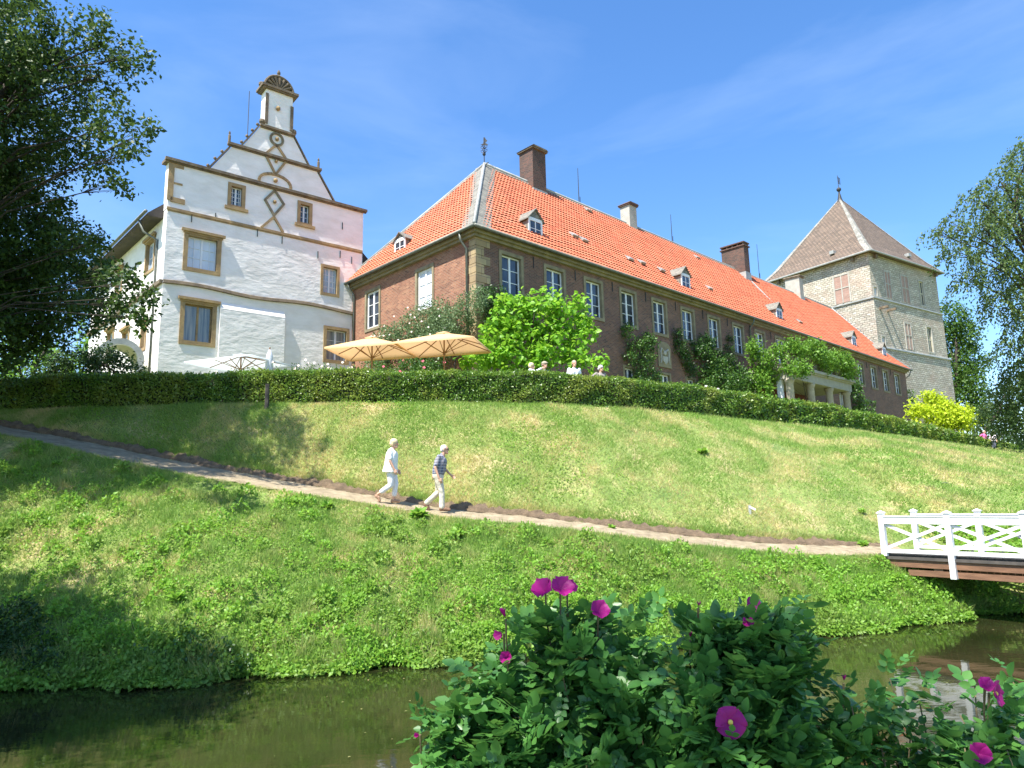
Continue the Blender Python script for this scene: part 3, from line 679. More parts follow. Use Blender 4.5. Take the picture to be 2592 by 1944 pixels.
k.box(2.62, 5.85, -.16, -.004, TZ-.3, 12.62); k.prism([(0, 0), (.16, 0), (0, .35)], lambda a, b_: (2.62, -.005-a, 12.62+b_), lambda a, b_: (5.85, -.005-a, 12.62+b_))
k.build('buttress', M_plaster, wh, TZ)
def strip(pts, w, mat, name, proud=.07, y0=.0):
    k = MB()
    for a, b_ in zip(pts[:-1], pts[1:]):
        if abs(a[0]-b_[0])+abs(a[1]-b_[1]) > 1e-3: k.prism(_q(a, b_, w), lambda p, q: (p, y0-proud-.004, q), lambda p, q: (p, y0-.004, q))
    return k.build(name, mat, wh, TZ)
def _q(a, b_, w):
    dx, dz = b_[0]-a[0], b_[1]-a[1]; l = max(math.hypot(dx, dz), 1e-6); nx_, nz_ = -dz/l*w/2, dx/l*w/2; ex, ez = dx/l*w*.2, dz/l*w*.2
    return [(a[0]+nx_-ex, a[1]+nz_-ez), (b_[0]+nx_+ex, b_[1]+nz_+ez), (b_[0]-nx_+ex, b_[1]-nz_+ez), (a[0]-nx_-ex, a[1]-nz_-ez)]
# string courses
def course(z, x0, x1, h, out, mat, left=0, name='string_course'):
    k = MB(); k.box(x0, x1, -out, -.006, z-h/2, z+h/2); k.box(x0+.02, x1-.02, -out*.55, -.007, z-h/2-.06, z-h/2-.001)
    if left: k.prism([(0, -out), (0, 0), (left, 0), (left, -out)], lambda d, o_: lw(d, o_-.006, z-h/2), lambda d, o_: lw(d, o_-.006, z+h/2))
    k.build(name, mat, wh, TZ)
course(17.2, -.03, 10.25, .13, .07, M_ochre)
course(19.66, -.25, 10.45, .14, .2, M_darkstone, .6, 'cornice')
course(21.38, 2.6, 7.65, .13, .17, M_darkstone, 0, 'cornice')
course(22.95, 4.2, 6.1, .12, .16, M_darkstone, 0, 'cornice')
k = MB()   # wavy lower course
X = np.linspace(0, 9.75, 30)
for a, b_ in zip(X[:-1], X[1:]):
    za = 13.55+.07*sin(a*1.1); zb = 13.55+.07*sin(b_*1.1)
    k.add([(a, -.13, za-.08), (b_, -.13, zb-.08), (b_, -.10, zb+.07), (a, -.10, za+.07), (a, -.004, za+.11), (b_, -.004, zb+.11), (a, -.004, za-.1), (b_, -.004, zb-.1)], [(0, 1, 2, 3), (3, 2, 5, 4), (6, 7, 1, 0)])
k.prism([(0, -.14), (0, 0), (13.6, 0), (13.6, -.14)], lambda d, o_: lw(d, o_-.006, 13.46), lambda d, o_: lw(d, o_-.006, 13.64))
k.build('string_course', M_darkstone, wh, TZ)
# side pilaster blocks of the upper stage
k = MB(); k.box(-.06, .2, -.06, -.005, 17.62, 19.55); k.box(.2, .62, -.05, -.006, 19.35, 19.55); k.box(.2, .6, -.05, -.006, 18.5, 18.58); k.box(.1, .75, -.06, -.006, 17.55, 17.8)
k.build('side_scroll', M_ochre, wh, TZ)
k = MB(); k.box(4.44, 4.6, -.07, -.005, 23.15, 24.9); k.box(5.82, 5.98, -.07, -.005, 23.15, 24.6)
k.box(4.2, 6.2, -.2, .85, 25.25, 25.38); k.box(4.28, 6.1, -.14, .8, 25.17, 25.249)
k.ball((4.35, .1, 23.25), .17, 8); k.ball((6.08, .1, 23.2), .17, 8); k.ball((4.3, .3, 25.5), .16, 8); k.ball((6.1, .3, 25.5), .12, 8)
k.build('pinnacle_trim', M_darkstone, wh, TZ)
# shell on top
k = MB(); cx, cz = 5.2, 25.38
P = [(cx+.80*cos(a), cz+.82*sin(a)) for a in np.linspace(0, pi, 17)]
k.prism(P, yy(.12), yy(.42))
for a in np.linspace(.12, pi-.12, 9):
    k.tube([(cx+.18*cos(a), .06, cz+.16*sin(a)+.03), (cx+.70*cos(a), .05, cz+.70*sin(a))], [.03, .075], 6)
for a0_, a1_ in zip(np.linspace(0, pi, 13)[:-1], np.linspace(0, pi, 13)[1:]): k.tube([(cx+.8*cos(a0_), .1, cz+.82*sin(a0_)), (cx+.8*cos(a1_), .1, cz+.82*sin(a1_))], .07, 6)
k.lathe([(.10, cz+.8), (.14, cz+.9), (.05, cz+.98), (.10, cz+1.08), (.09, cz+1.16), (.02, cz+1.3)], (cx, .25, 0), 8)
k.build('shell_crest', M_darkstone, wh, TZ)
# ochre ornaments down the middle
c = 5.12
th = np.linspace(0, 2*pi, 21)
strip([(c+.33*cos(a), 22.42+.33*sin(a)) for a in th], .12, M_greystone, 'ornament')
strip([(c-.5, 21.5), (c-.05, 22.05), (c+.05, 22.05), (c+.5, 21.5)], .12, M_ochre, 'ornament')
strip([(c-.5, 21.25), (c-.03, 20.45), (c+.03, 20.45), (c+.5, 21.25)], .12, M_ochre, 'ornament')
strip([(c-.85, 19.75), (c-.85, 19.9)]+[(c+.85*cos(a), 19.9+.5*sin(a)) for a in np.linspace(pi, 0, 13)]+[(c+.85, 19.75)], .13, M_ochre, 'ornament')
strip([(c, 19.5), (c-.5, 18.85), (c, 18.1), (c+.5, 18.85), (c, 19.5)], .12, M_greystone, 'ornament')
strip([(c-.62, 17.3), (c, 18.02), (c+.5, 17.3)], .12, M_ochre, 'ornament')
k = MB()
for z, r in ((24.2, .13), (22.42, .11), (21.15, .09), (20.05, .12), (18.85, .10)): k.ball((c, -.08, z), r, 8)
k.build('stone_boss', M_ochre, wh, TZ)
# gable slope copings with little stone balls, and pins
k = MB()
for (a, b_) in (((1.7, 19.7), (2.8, 21.35)), ((8.55, 19.7), (7.45, 21.35)), ((3.3, 21.5), (4.2, 22.95)), ((6.95, 21.5), (6.05, 22.95))):
    k = MB(); k.bar((a[0], .25, a[1]), (b_[0], .25, b_[1]), .62, .07)
    for q in np.linspace(.08, .95, 4): k.ball((a[0]+(b_[0]-a[0])*q-.04, .1, a[1]+(b_[1]-a[1])*q+.13), .085, 7)
    k.build('coping', M_darkstone, wh, TZ)
for x in (.4, .95, 1.45, 8.9, 9.5, 10.0): k = MB(); k.ball((x, .1, 19.80), .08, 7); k.build('stone_ball', M_darkstone, wh, TZ)
for x in (2.72, 7.55): k = MB(); k.lathe([(.07, 21.42), (.07, 21.9), (.04, 21.95), (.06, 22.05), (.02, 22.15)], (x, .1, 0), 7); k.build('finial', M_darkstone, wh, TZ)
# roof behind the gable with wide eaves
k = MB()
zt = 22.3
k.add([(-.75, .5, 16.95), (5.12, .5, zt), (11.0, .5, 16.95), (11.0, 13.6, 16.95), (5.12, 13.6, zt), (-.75-1.05, 13.6+.9, 16.95), (-.75, .5, 16.83), (11, .5, 16.83), (11, 13.6, 16.83), (-1.8, 14.5, 16.83)],
      [(0, 5, 4, 1), (1, 4, 3, 2), (6, 7, 8, 9), (0, 6, 9, 5), (2, 3, 8, 7), (4, 5, 9, 8, 3), (0, 1, 2, 7, 6)])
k.build('roof', simple('dark_roof_slate', (.075, .06, .05), (.035, .03, .025), .8, 3), wh, TZ)
k = MB(); k.tube([(-.85, .3, 16.95), (-1.92, 14.6, 16.95)], .08, 7); k.tube([(-.9, 1.5, 16.85), (-.7, 1.4, 16.3), (-.12, 1.1, 15.9), (-.12, 1.0, TZ)], .06, 7)
k.build('gutter', M_zinc, wh, TZ, smooth=True)
k = MB(); k.tube([(3.9, 1.0, 21.5), (3.9, 1.0, 25.3)], .02, 5); k.build('lightning_rod', M_iron, wh, TZ)
for x, z in ((1.1, 17.0), (2.2, 17.35), (4.3, 17.0), (5.6, 16.9), (8.9, 16.8), (9.0, 18.5), (7.6, 16.5), (9.6, 16.6)): k = MB(); k.box(x-.015, x+.015, -.05, -.005, z-.25, z+.15); k.build('wall_anchor', M_iron, wh, TZ)
def wwin(x, z, w_, h_, glass, hood, sill, rows, cols, st=.2): put_window(wh, 'w%s%s' % (x, z), dict(w=w_, h=h_, st=st, rows=rows, cols=cols, surround=M_ochre, glass=glass, hood=hood, sill=sill, sash=M_ochre if cols < 3 and rows < 4 and w_ > 1.6 else M_frame, bar=.022, sf=.05, mull=.09, y=.16), T4(x, 0, z), TZ)
wwin(1.685, 14.27, 1.75, 1.99, M_glassblind, True, False, 3, 3)
wwin(1.66, 10.65, 1.66, 2.2, M_glasscurtain, True, False, 1, 2)
wwin(8.34, 14.26, 1.1, 1.74, M_glassblue, False, False, 4, 3, .15)
wwin(8.78, 10.55, 1.5, 2.02, M_glasscurtain, False, False, 3, 2, .17)
wwin(3.175, 17.97, .88, 1.35, M_glass, False, True, 4, 3, .17)
wwin(6.8, 17.93, .84, 1.37, M_glass, False, True, 3, 2, .17)
aw = -math.atan2(1, SK)+0  # rotation of the left wall windows
for a, b_, c0, d in LH:
    m_ = T4(*lw((a+b_)/2, 0, c0), -pi/2-.0+math.atan(-SK)*1)
    put_window(wh, 'l%.1f' % a, dict(w=b_-a+.02, h=d-c0+.02, st=.15, rows=2, cols=2, surround=M_ochre, glass=M_glassblue, hood=True), m_, TZ)

# ------------------------------------------------------------------ stone tower
TW = (38.75, 72.0); TRz = R_(90-56.6)
tw = empty('stone_tower', (TW[0], TW[1], TZ), TRz, 'square limestone tower with a steep brown pyramid roof and weather flag', 'tower')
TX, TY = 14.7, 12.8
holesR = [(.35, 1.2, 23.75, 24.95), (10.05, 11.3, 24.05, 27.15), (10.4, 11.7, 18.55, 21.7), (.65, 1.5, 18.2, 19.5)]
def stage(z0, z1, g, hr):
    mb = MB(); wallgrid(mb, -g, TX+g, z0, z1, hr, lambda x, d, z: (x, d-g, z), .35)
    mb.add([(-g, -g, z0), (-g, TY+g, z0), (-g, TY+g, z1), (-g, -g, z1), (TX+g, -g, z0), (TX+g, TY+g, z0), (TX+g, TY+g, z1), (TX+g, -g, z1)], [(1, 0, 3, 2), (4, 5, 6, 7), (5, 1, 2, 6)])
    mb.build('wall', M_rubble, tw, TZ)
stage(23.62, 28.75, -.12, [h for h in holesR if h[2] > 23])
stage(18.15, 23.52, 0, [h for h in holesR if 18.15 < h[2] < 23])
stage(TZ-1, 18.05, .15, [])
def belt(z, g):
    k = MB(); a = g; k.box(-a-.14, TX+a+.14, -a-.14, -a+.05, z-.07, z+.07); k.box(-a-.14, -a+.05, -a+.05, TY+a, z-.07, z+.07); k.prism([(0, 0), (.3, 0), (.3, .18)], lambda p, q: (-a-.12, -a-.12+p, z+.07+q), lambda p, q: (TX+a+.12, -a-.12+p, z+.07+q))
    k.build('string_course', M_lead, tw, TZ)
belt(23.57, 0); belt(18.1, .15)
def twin(x, z, w_, h_, key, split=True):
    g = .12 if z > 23 else 0
    put_window(tw, key, dict(w=w_, h=h_, st=.14, rows=2 if split else 4, cols=2 if split else 3, surround=M_render, glass=M_glass, sash=simple('cream_mullion', (.60, .55, .36), (.45, .42, .3), .7) if split else M_frame, mull=.12 if split else .05, sf=.08, bar=.12 if split else .03, y=.1), T4(x, g, z), TZ)
twin(10.68, 24.04, 1.27, 3.13, 't1'); twin(11.05, 18.54, 1.32, 3.18, 't2'); twin(.77, 23.74, .87, 1.23, 't3', False); twin(1.07, 18.19, .87, 1.33, 't4', False)
def bricked(x, z, w_, h_, face='r'):
    k = MB(); g = .12 if z > 22 else 0
    f = (lambda a, d, b_: (a, g+d, b_)) if face == 'r' else (lambda a, d, b_: (g+d, a, b_))
    ringp = [(x, x+w_, z, z+h_)]
    k.prism([(x, z), (x+w_, z), (x+w_, z+h_), (x, z+h_)], lambda a, b_: f(a, -.03, b_), lambda a, b_: f(a, .1, b_))
    o = k.build('bricked_up_window', M_brickpatch, tw, TZ)
    k = MB(); t = .16
    for (a0_, a1_, b0, b1) in ((x-t, x, z-.05, z+h_+t), (x+w_, x+w_+t, z-.05, z+h_+t), (x, x+w_, z+h_, z+h_+t), (x+w_/2-.06, x+w_/2+.06, z, z+h_), (x, x+w_/2-.06, z+h_*.52, z+h_*.52+.12), (x+w_/2+.06, x+w_, z+h_*.52, z+h_*.52+.12)):
        k.prism([(a0_, b0), (a1_, b0), (a1_, b1), (a0_, b1)], lambda a, b_: f(a, -.07, b_), lambda a, b_: f(a, .05, b_))
    k.build('surround', M_render, o).matrix_local = Matrix.Translation((0, 0, -TZ))
bricked(2.95, 24.0, 1.0, 2.95); bricked(6.35, 24.0, 1.4, 3.05); bricked(5.75, 18.5, 1.15, 2.9); bricked(2.6, 23.85, 1.65, 3.1, 'l')
k = MB()
for x, y in ((-.32, 1.6), (1.0, -.3), (13.9, -.3), (-.32, 11)): k.box(x, x+.3, y, y+.3, 28.1, 28.5)
k.box(.9, 1.15, -.95, 0, 22.35, 22.6); k.box(2.4, 2.65, -.95, 0, 22.3, 22.55)
k.build('corbel', M_darkstone, tw, TZ)
# pyramid roof
ax_, ay_, AZt = 6.9, 6.5, 38.9
def pyr(g, z, t=0): return [(-g, -g, z), (TX+g, -g, z), (TX+g, TY+g, z), (-g, TY+g, z)]
def lerp(p, q, t): return tuple(p[i]+(q[i]-p[i])*t for i in range(3))
E0 = pyr(.55, 28.62); AP = (ax_, ay_, AZt)
E1 = []
for c_ in pyr(.55, 28.62):
    q = lerp(c_, AP, .17); E1.append((q[0], q[1], q[2]-.32))
k = MB(); k.add(E0+E1+[AP], [(0, 1, 5, 4), (1, 2, 6, 5), (2, 3, 7, 6), (3, 0, 4, 7), (4, 5, 8), (5, 6, 8), (6, 7, 8), (7, 4, 8), (3, 2, 1, 0)])
tr = k.build('roof', M_towertile, tw, TZ)
k = MB()
for i in range(4):
    for side in (1, -1):
        j = (i+side) % 4; d = np.array(E0[j])-np.array(E0[i]); d = d/np.linalg.norm(d)
        a, b_, c_ = np.array(E0[i]), np.array(E1[i]), np.array(AP); up = np.array([0, 0, .07])
        k.add([a+up, a+d*.6+up, b_+d*.6+up, b_+up, c_+d*.18+up, c_+up], [(0, 1, 2, 3), (3, 2, 4, 5)])
k.build('hip_slates', brickmat('pale_hip_slate', [(.22, .215, .185), (.31, .30, .26), (.18, .175, .15)], (.12, .12, .1), .7, .35, .02), tr).matrix_local = Matrix.Translation((0, 0, -TZ))
k = MB()
for i in range(4): k.tube([E0[i], E0[(i+1) % 4]], .1, 6)
k.build('gutter', M_lead, tr).matrix_local = Matrix.Translation((0, 0, -TZ))
k = MB(); k.lathe([(.5, AZt-.75), (.25, AZt-.1), (.12, AZt+.6), (.06, AZt+1.0)], (ax_, ay_, 0), 10); k.ball((ax_, ay_, AZt+1.15), .28, 12); k.tube([(ax_, ay_, AZt+1.3), (ax_, ay_, AZt+3.0)], .035, 6)
for z in (AZt+2.0, AZt+2.8): k.tube([(ax_, ay_, z), (ax_+.8, ay_+.2, z+.1)], .03, 5)
for q in (.25, .5, .8): k.tube([(ax_+q, ay_+q*.25, AZt+2.0+.1*q), (ax_+q, ay_+q*.25, AZt+2.8+.1*q)], .025, 5)
k.tube([(ax_+.25, ay_, AZt+2.2), (ax_+.5, ay_+.1, AZt+2.7)], .04, 5)
k.build('weather_flag', M_iron, tr).matrix_local = Matrix.Translation((0, 0, -TZ))
for s in (3.2, 9.5):
    k = MB(); p = lerp((s if s > 9 else -.55, -.55 if s > 9 else 4.0, 28.62), AP, .14)
    k.box(p[0]-.3, p[0]+.3, p[1]-.3, p[1]+.2, p[2]-.25, p[2]+.12); k.build('roof_hatch', M_lead, tr).matrix_local = Matrix.Translation((0, 0, -TZ))

# ------------------------------------------------------------------ vegetation
LM_grass = leafmat('grass_blade', [(.16, .29, .05), (.23, .37, .075), (.30, .40, .11), (.18, .32, .055)], .42, .6, patch=[(.60, .50, .24), (.46, .46, .16), (.66, .54, .30), (.32, .42, .11)], nscale=.6, pth=.45)
LM_grass2 = leafmat('bank_grass_blade', [(.15, .28, .05), (.21, .35, .07), (.28, .39, .10), (.17, .30, .055)], .42, .6, patch=[(.46, .42, .17), (.30, .38, .10), (.52, .45, .22), (.22, .36, .07)], nscale=.9, pth=.47)
LM_ground = leafmat('ground_cover_leaf', [(.12, .27, .025), (.18, .36, .04), (.24, .42, .055), (.14, .31, .03)], .42, .45, patch=[(.14, .26, .04), (.22, .33, .06)], nscale=.5)
LM_oak = leafmat('oak_leaf', [(.03, .065, .012), (.045, .09, .018), (.07, .13, .022), (.035, .075, .015)], .3, .5)
LM_beech = leafmat('beech_leaf', [(.055, .10, .022), (.085, .145, .035), (.12, .18, .05), (.06, .11, .03)], .28, .5)
LM_mid = leafmat('linden_leaf', [(.04, .10, .015), (.07, .15, .02), (.10, .19, .03)], .3, .5)
LM_catalpa = leafmat('catalpa_leaf', [(.12, .30, .02), (.19, .41, .03), (.26, .49, .05), (.10, .25, .02)], .42, .45)
LM_gold = leafmat('golden_leaf', [(.34, .46, .02), (.42, .54, .03), (.50, .60, .05)], .4, .5)
LM_hedge = leafmat('hedge_leaf', [(.06, .14, .018), (.11, .22, .026), (.18, .31, .042), (.08, .17, .022)], .35, .35, patch=[(.20, .28, .04), (.26, .32, .06)], nscale=.8, spec=.5)
LM_climb = leafmat('climber_leaf', [(.035, .095, .015), (.06, .14, .02), (.10, .20, .035)], .3, .4, spec=.45)
LM_ivy = leafmat('ivy_leaf', [(.022, .06, .012), (.035, .09, .016), (.05, .115, .024)], .2, .35)
LM_wist = leafmat('wisteria_leaf', [(.08, .19, .02), (.13, .27, .03), (.18, .32, .05)], .35, .45)
LM_grey = leafmat('grey_green_leaf', [(.09, .15, .06), (.13, .20, .085), (.17, .25, .11)], .25, .5)
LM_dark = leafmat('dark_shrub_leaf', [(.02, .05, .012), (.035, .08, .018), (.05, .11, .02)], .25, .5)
LM_rose = leafmat('rose_leaf', [(.045, .14, .03), (.06, .18, .035), (.09, .23, .045), (.05, .155, .032)], .34, .4, spec=.45)
M_petal = leafmat('magenta_petal', [(.30, .007, .15), (.40, .015, .21), (.23, .005, .12)], .3, .5)
M_pinkpetal = leafmat('pink_petal', [(.70, .08, .16), (.80, .2, .28)], .3, .6)
M_whitepetal = leafmat('white_petal', [(.85, .80, .74), (.80, .66, .60)], .3, .6)
M_pollen = simple('yellow_stamens', (.75, .55, .12), (.5, .35, .05), .8, 30, 0)
M_core = simple('hedge_twigs', (.022, .022, .012), (.01, .014, .007), .95, 4, .5)

def cloud(centers, rad, n, up=.35, outb=.55, g=None, squash=(1, 1, 1)):
    """leaf positions + normals scattered in gaussian puffs around the centres"""
    c = np.repeat(centers, n, axis=0); d = rng.normal(size=c.shape)*np.array(squash)
    r = np.repeat(np.broadcast_to(rad, len(centers)), n)[:, None]
    p = c+d*r*.55
    nr = unit(unit(d)*outb+rdir(len(p))*.6+np.array([0, 0, up]))
    fw = unit(rdir(len(p))+unit(d)*.5+np.array([0, 0, -.25]))
    return p, fw, nr
def shell_pts(c, r, n, flat=1.):
    d = rdir(n); q = rng.uniform(.55, 1.02, (n, 1))
    return np.array(c)+d*q*r*np.array([1, 1, flat])
def branches(mb, base, blobs, r0, parts=None):
    """trunk from base up, limbs to the blobs"""
    cs_ = np.array([b[:3] for b in blobs]); top = cs_.mean(0); top[2] = cs_[:, 2].max()*.55+cs_[:, 2].mean()*.45
    base = np.array(base, float); H = top[2]-base[2]; pts = []
    for t in np.linspace(0, 1, 7):
        q = base*(1-t)+top*t; lat = .04*H*np.array([math.sin(t*5+base[0]), math.cos(t*4), 0])*t; q[:2] = base[:2]+(top[:2]-base[:2])*t**1.6; pts.append(q+lat)
    mb.tube(pts, [r0*(1.25 if i == 0 else 1-.13*i) for i in range(7)], 10)
    for b in blobs:
        c_ = np.array(b[:3]); t = np.clip((c_[2]-base[2])/H-.25, .25, .95); i = int(t*6); f = t*6-i; s_ = pts[i]*(1-f)+pts[min(i+1, 6)]*f
        mid = (s_+c_)/2+np.array([0, 0, .12*np.linalg.norm(c_-s_)])+rng.normal(size=3)*.2
        rr = r0*.32*min(1, b[3]/1.5+.3)
        P = [s_, s_*.45+mid*.55, mid, mid*.4+c_*.6, c_]
        mb.tube(P, [rr*.8, rr*.6, rr*.42, rr*.28, rr*.1], 6)
        for k in range(5):
            e_ = c_+rdir(1)[0]*b[3]*rng.uniform(.6, .95); st = mid*.35+c_*.65
            mb.tube([st, (st+e_)/2+rng.normal(size=3)*.1*b[3], e_], [rr*.2, rr*.11, .006], 4)
def tree(name, label, base, blobs, leaf, lmat, ncl, nper, r0=.3, clr=.35, cat='tree', group=None, flat=1., tpl=LEAF2, trunk=True, up=.35):
    base = np.array(base, float); r = empty(name, tuple(base), 0, label, cat, group)
    P = []; 
    cen = []
    for b in blobs:
        n = max(4, int(ncl*b[3]**2)); cen.append(shell_pts(b[:3], b[3], n, flat))
    cen = np.concatenate(cen)
    p, f, nr = cloud(cen, clr, nper, up=up)
    sz = leaf*rng.uniform(.65, 1.25, len(p))
    v, fc = inst(tpl, p-base, f, nr, sz); npmesh('crown', v, fc, lmat, r)
    if trunk:
        mb = MB(); branches(mb, base, blobs, r0)
        mb.v = [(a-base[0], b_-base[1], c_-base[2]) for a, b_, c_ in mb.v]; mb.build('trunk', M_trunk, r, smooth=True, uv=False)
    return r
def PB(L_, dflt=None):
    """display-pixel blobs -> world blobs (x, y, z, r)"""
    out = []
    for (px, py, rp, D) in L_:
        q = at_y(px*1.1718, py*1.1718, D); out.append((q[0], q[1], q[2], rp*1.1718*D/1790))
    return out

# ---- left oak
oak = PB([(60, 40, 90, 17), (-20, 120, 120, 18), (150, 90, 85, 17), (235, 85, 58, 16.5), (295, 125, 34, 16.3), (250, 150, 42, 16.8), (100, 190, 100, 18), (200, 195, 60, 17.5), (25, 280, 110, 18), (150, 290, 80, 17.3), (240, 280, 60, 16.5), (310, 285, 30, 16), (285, 330, 25, 16), (200, 350, 55, 17), (265, 395, 30, 16.4),
          (80, 380, 70, 18), (10, 430, 80, 18), (130, 460, 38, 18.5), (50, 530, 60, 18), (170, 525, 24, 17.5), (215, 520, 15, 17.2), (105, 590, 42, 18.5), (20, 620, 70, 19), (155, 650, 18, 18), (70, 700, 45, 19), (0, 720, 50, 19), (130, 700, 20, 18.5), (292, 608, 13, 15.5), (318, 640, 9, 15.3), (262, 660, 11, 15.6), (305, 690, 9, 15.3), (235, 600, 14, 16)])
oak += [(-14.9, 18.5, 8, 2.0), (-16, 16, 11, 3), (-14, 15.5, 14, 2.6), (-17, 19, 14, 3), (-15.5, 20, 11, 2.4), (-17.5, 18, 18, 3), (-20, 18, 10, 3), (-19, 16, 8, 2.5), (-13, 19.5, 9.5, 1.8), (-16.5, 14, 8, 2.5)]
oak += [(a+rng.normal(0, .3), b_+rng.normal(0, .3), c_, d_) for a, b_, c_, d_ in oak[-10:]]
tree('oak_tree', 'large dark green oak leaning in at the left edge in front of the white house', (-16.2, 17.3, float(gz(-16.2, 17.3))-.2), oak, .125, LM_oak, 34, 40, .30, .24)
# ---- weeping beech at the right edge
def weeping(name, label, base, blobs, lmat, leaf, nstr, group=None):
    base = np.array(base, float); r = empty(name, tuple(base), 0, label, 'tree', group); ps = []; fs_ = []; tw = MB()
    for b in blobs:
        n = int(nstr*b[3]**2)
        st = shell_pts(b[:3], b[3], n, .75)
        ln = rng.uniform(.5, 1.9, n); out = unit((st-np.array(b[:3]))*[1, 1, 0]+1e-6+rng.normal(size=(n, 3))*.3*[1, 1, 0])
        for q, l_, o_ in zip(st, ln, out):
            m_ = int(l_*16); t = np.linspace(0, 1, m_)[:, None]
            pp = q+o_*(t*l_*.55)+np.array([0, 0, -1])*(t**1.6)*l_*.8
            ps.append(pp+rng.normal(size=pp.shape)*.075); fs_.append(np.tile(o_*.5+[0, 0, -.7], (m_, 1)))
    p = np.concatenate(ps); f = unit(np.concatenate(fs_)+rdir(len(p))*.6); nr = unit(rdir(len(p))*.7+[0, 0, .5]+f*.1)
    v, fc = inst(LEAF2, p-base, f, nr, leaf*rng.uniform(.7, 1.25, len(p))); npmesh('crown', v, fc, lmat, r)
    mb = MB(); branches(mb, base, blobs, .5); mb.v = [(a-base[0], b_-base[1], c_-base[2]) for a, b_, c_ in mb.v]; mb.build('trunk', M_trunk, r, smooth=True, uv=False)
bee = PB([(2230, 330, 60, 41), (2160, 390, 45, 40), (2200, 460, 75, 41), (2110, 425, 38, 39), (2120, 490, 50, 40), (2055, 480, 30, 39), (2010, 500, 16, 38.5), (2060, 540, 30, 39), (2140, 560, 50, 40), (2220, 580, 70, 41), (2090, 600, 28, 39.5), (2170, 650, 45, 40.5), (2230, 700, 60, 41), (2180, 740, 35, 41), (2230, 800, 60, 42), (2180, 840, 45, 43), (2220, 880, 55, 43), (2150, 890, 36, 44), (2185, 930, 34, 44), (2300, 400, 100, 42), (2320, 600, 110, 43), (2320, 800, 100, 44)])
weeping('weeping_beech', 'tall weeping beech with drooping sprays at the right edge beside the tower', (35.5, 43.5, float(gz(35.5, 43.5))-.2), bee, LM_beech, .165, 46)
# ---- tree behind the tower
bt = PB([(2060, 690, 34, 90), (2085, 720, 36, 90), (2045, 740, 36, 92), (2095, 775, 38, 90), (2060, 800, 42, 91), (2100, 830, 36, 89), (2070, 860, 44, 90), (2115, 880, 36, 88)])
tree('linden_tree', 'mid green broad-leaved tree standing behind the right side of the stone tower', (56, 90, 6), bt, .36, LM_mid, 9, 34, .5, .7)
bt = PB([(2150, 900, 34, 75), (2180, 860, 40, 78), (2210, 930, 36, 74), (2120, 925, 24, 72), (2165, 940, 26, 70), (2200, 945, 26, 66)])
tree('dark_tree', 'dark leafy tree behind the hedge end under the weeping beech', (49, 75, 6), bt, .34, LM_dark, 6, 30, .4, .6)
# ---- far trees at the left, beyond the white house
bt = PB([(60, 790, 60, 60), (0, 780, 60, 62), (140, 790, 40, 60), (200, 770, 40, 58), (190, 720, 30, 58)])
tree('far_tree', 'pale green far tree low behind the oak at the left edge', (-44, 60, 6), bt, .4, LM_wist, 5, 30, .4, .8)
# ---- dark yew-like shrub left of the white house
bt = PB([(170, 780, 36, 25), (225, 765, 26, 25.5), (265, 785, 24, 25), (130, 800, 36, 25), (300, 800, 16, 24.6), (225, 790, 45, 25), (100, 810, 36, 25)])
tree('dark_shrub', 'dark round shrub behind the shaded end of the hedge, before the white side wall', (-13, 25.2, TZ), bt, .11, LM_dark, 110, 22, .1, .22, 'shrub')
# ---- catalpa
cat_ = PB([(1110, 675, 46, 28), (1170, 670, 48, 28), (1225, 690, 44, 28), (1255, 720, 34, 27.8), (1070, 715, 34, 27.8), (1125, 725, 54, 28.2), (1190, 745, 52, 28), (1050, 765, 34, 27.5), (1095, 775, 40, 27.6), (1240, 765, 34, 27.7), (1160, 785, 40, 27.8), (1290, 785, 20, 27.2), (1020, 790, 24, 27.2), (1250, 655, 16, 28), (1085, 650, 16, 28)])
tree('catalpa_tree', 'bright lime green catalpa with large leaves in front of the brick corner', (1.0, 28.3, TZ), cat_, .185, LM_catalpa, 62, 11, .13, .24, tpl=BIGLEAF, up=.8)
gold = PB([(2010, 875, 26, 53), (2045, 890, 30, 53), (2080, 905, 26, 53), (1985, 895, 20, 52.5), (2020, 905, 26, 52.5), (2060, 915, 26, 52.5), (2100, 915, 16, 52.5), (1975, 880, 12, 52.5), (2010, 858, 12, 53)])
tree('golden_tree', 'small yellow-green tree behind the hedge below the stone tower', (32.8, 53.6, TZ-.2), gold, .26, LM_gold, 34, 24, .12, .36, up=.8)
# ---- off-frame trees on the photographer's bank (they shade the roses and the near corner of the bank)
tree('bank_tree', 'broad tree on the near bank left of the roses, outside the picture', (-11.5, 3.0, 1.1), [(-11.3, 9.0, 8.6, 1.9), (-12.8, 7.5, 9.5, 2.4), (-10.2, 6.6, 10, 1.6), (-12.5, 10.3, 8.2, 1.9), (-12.2, 5.5, 11, 2.2), (-9.6, 8.4, 9.4, 1.1), (-8.6, 6.3, 8.6, 1.2), (-9.0, 7.4, 10.2, 1.1), (-14.5, 8, 8.5, 2)], .2, LM_oak, 62, 18, .3, .4)
tree('overhanging_tree', 'leafy tree behind the viewpoint whose branches shade the roses', (-3.4, -3.2, 1.2), [(-1.25, .1, 7.2, .55), (-.9, .35, 7.5, .5), (-1.3, -.6, 7.4, .6), (-1.9, -.6, 8.6, .7), (-3.1, -1.8, 8.2, 1.2), (-.55, -.1, 7.3, .4)], .11, LM_oak, 60, 14, .16, .22)

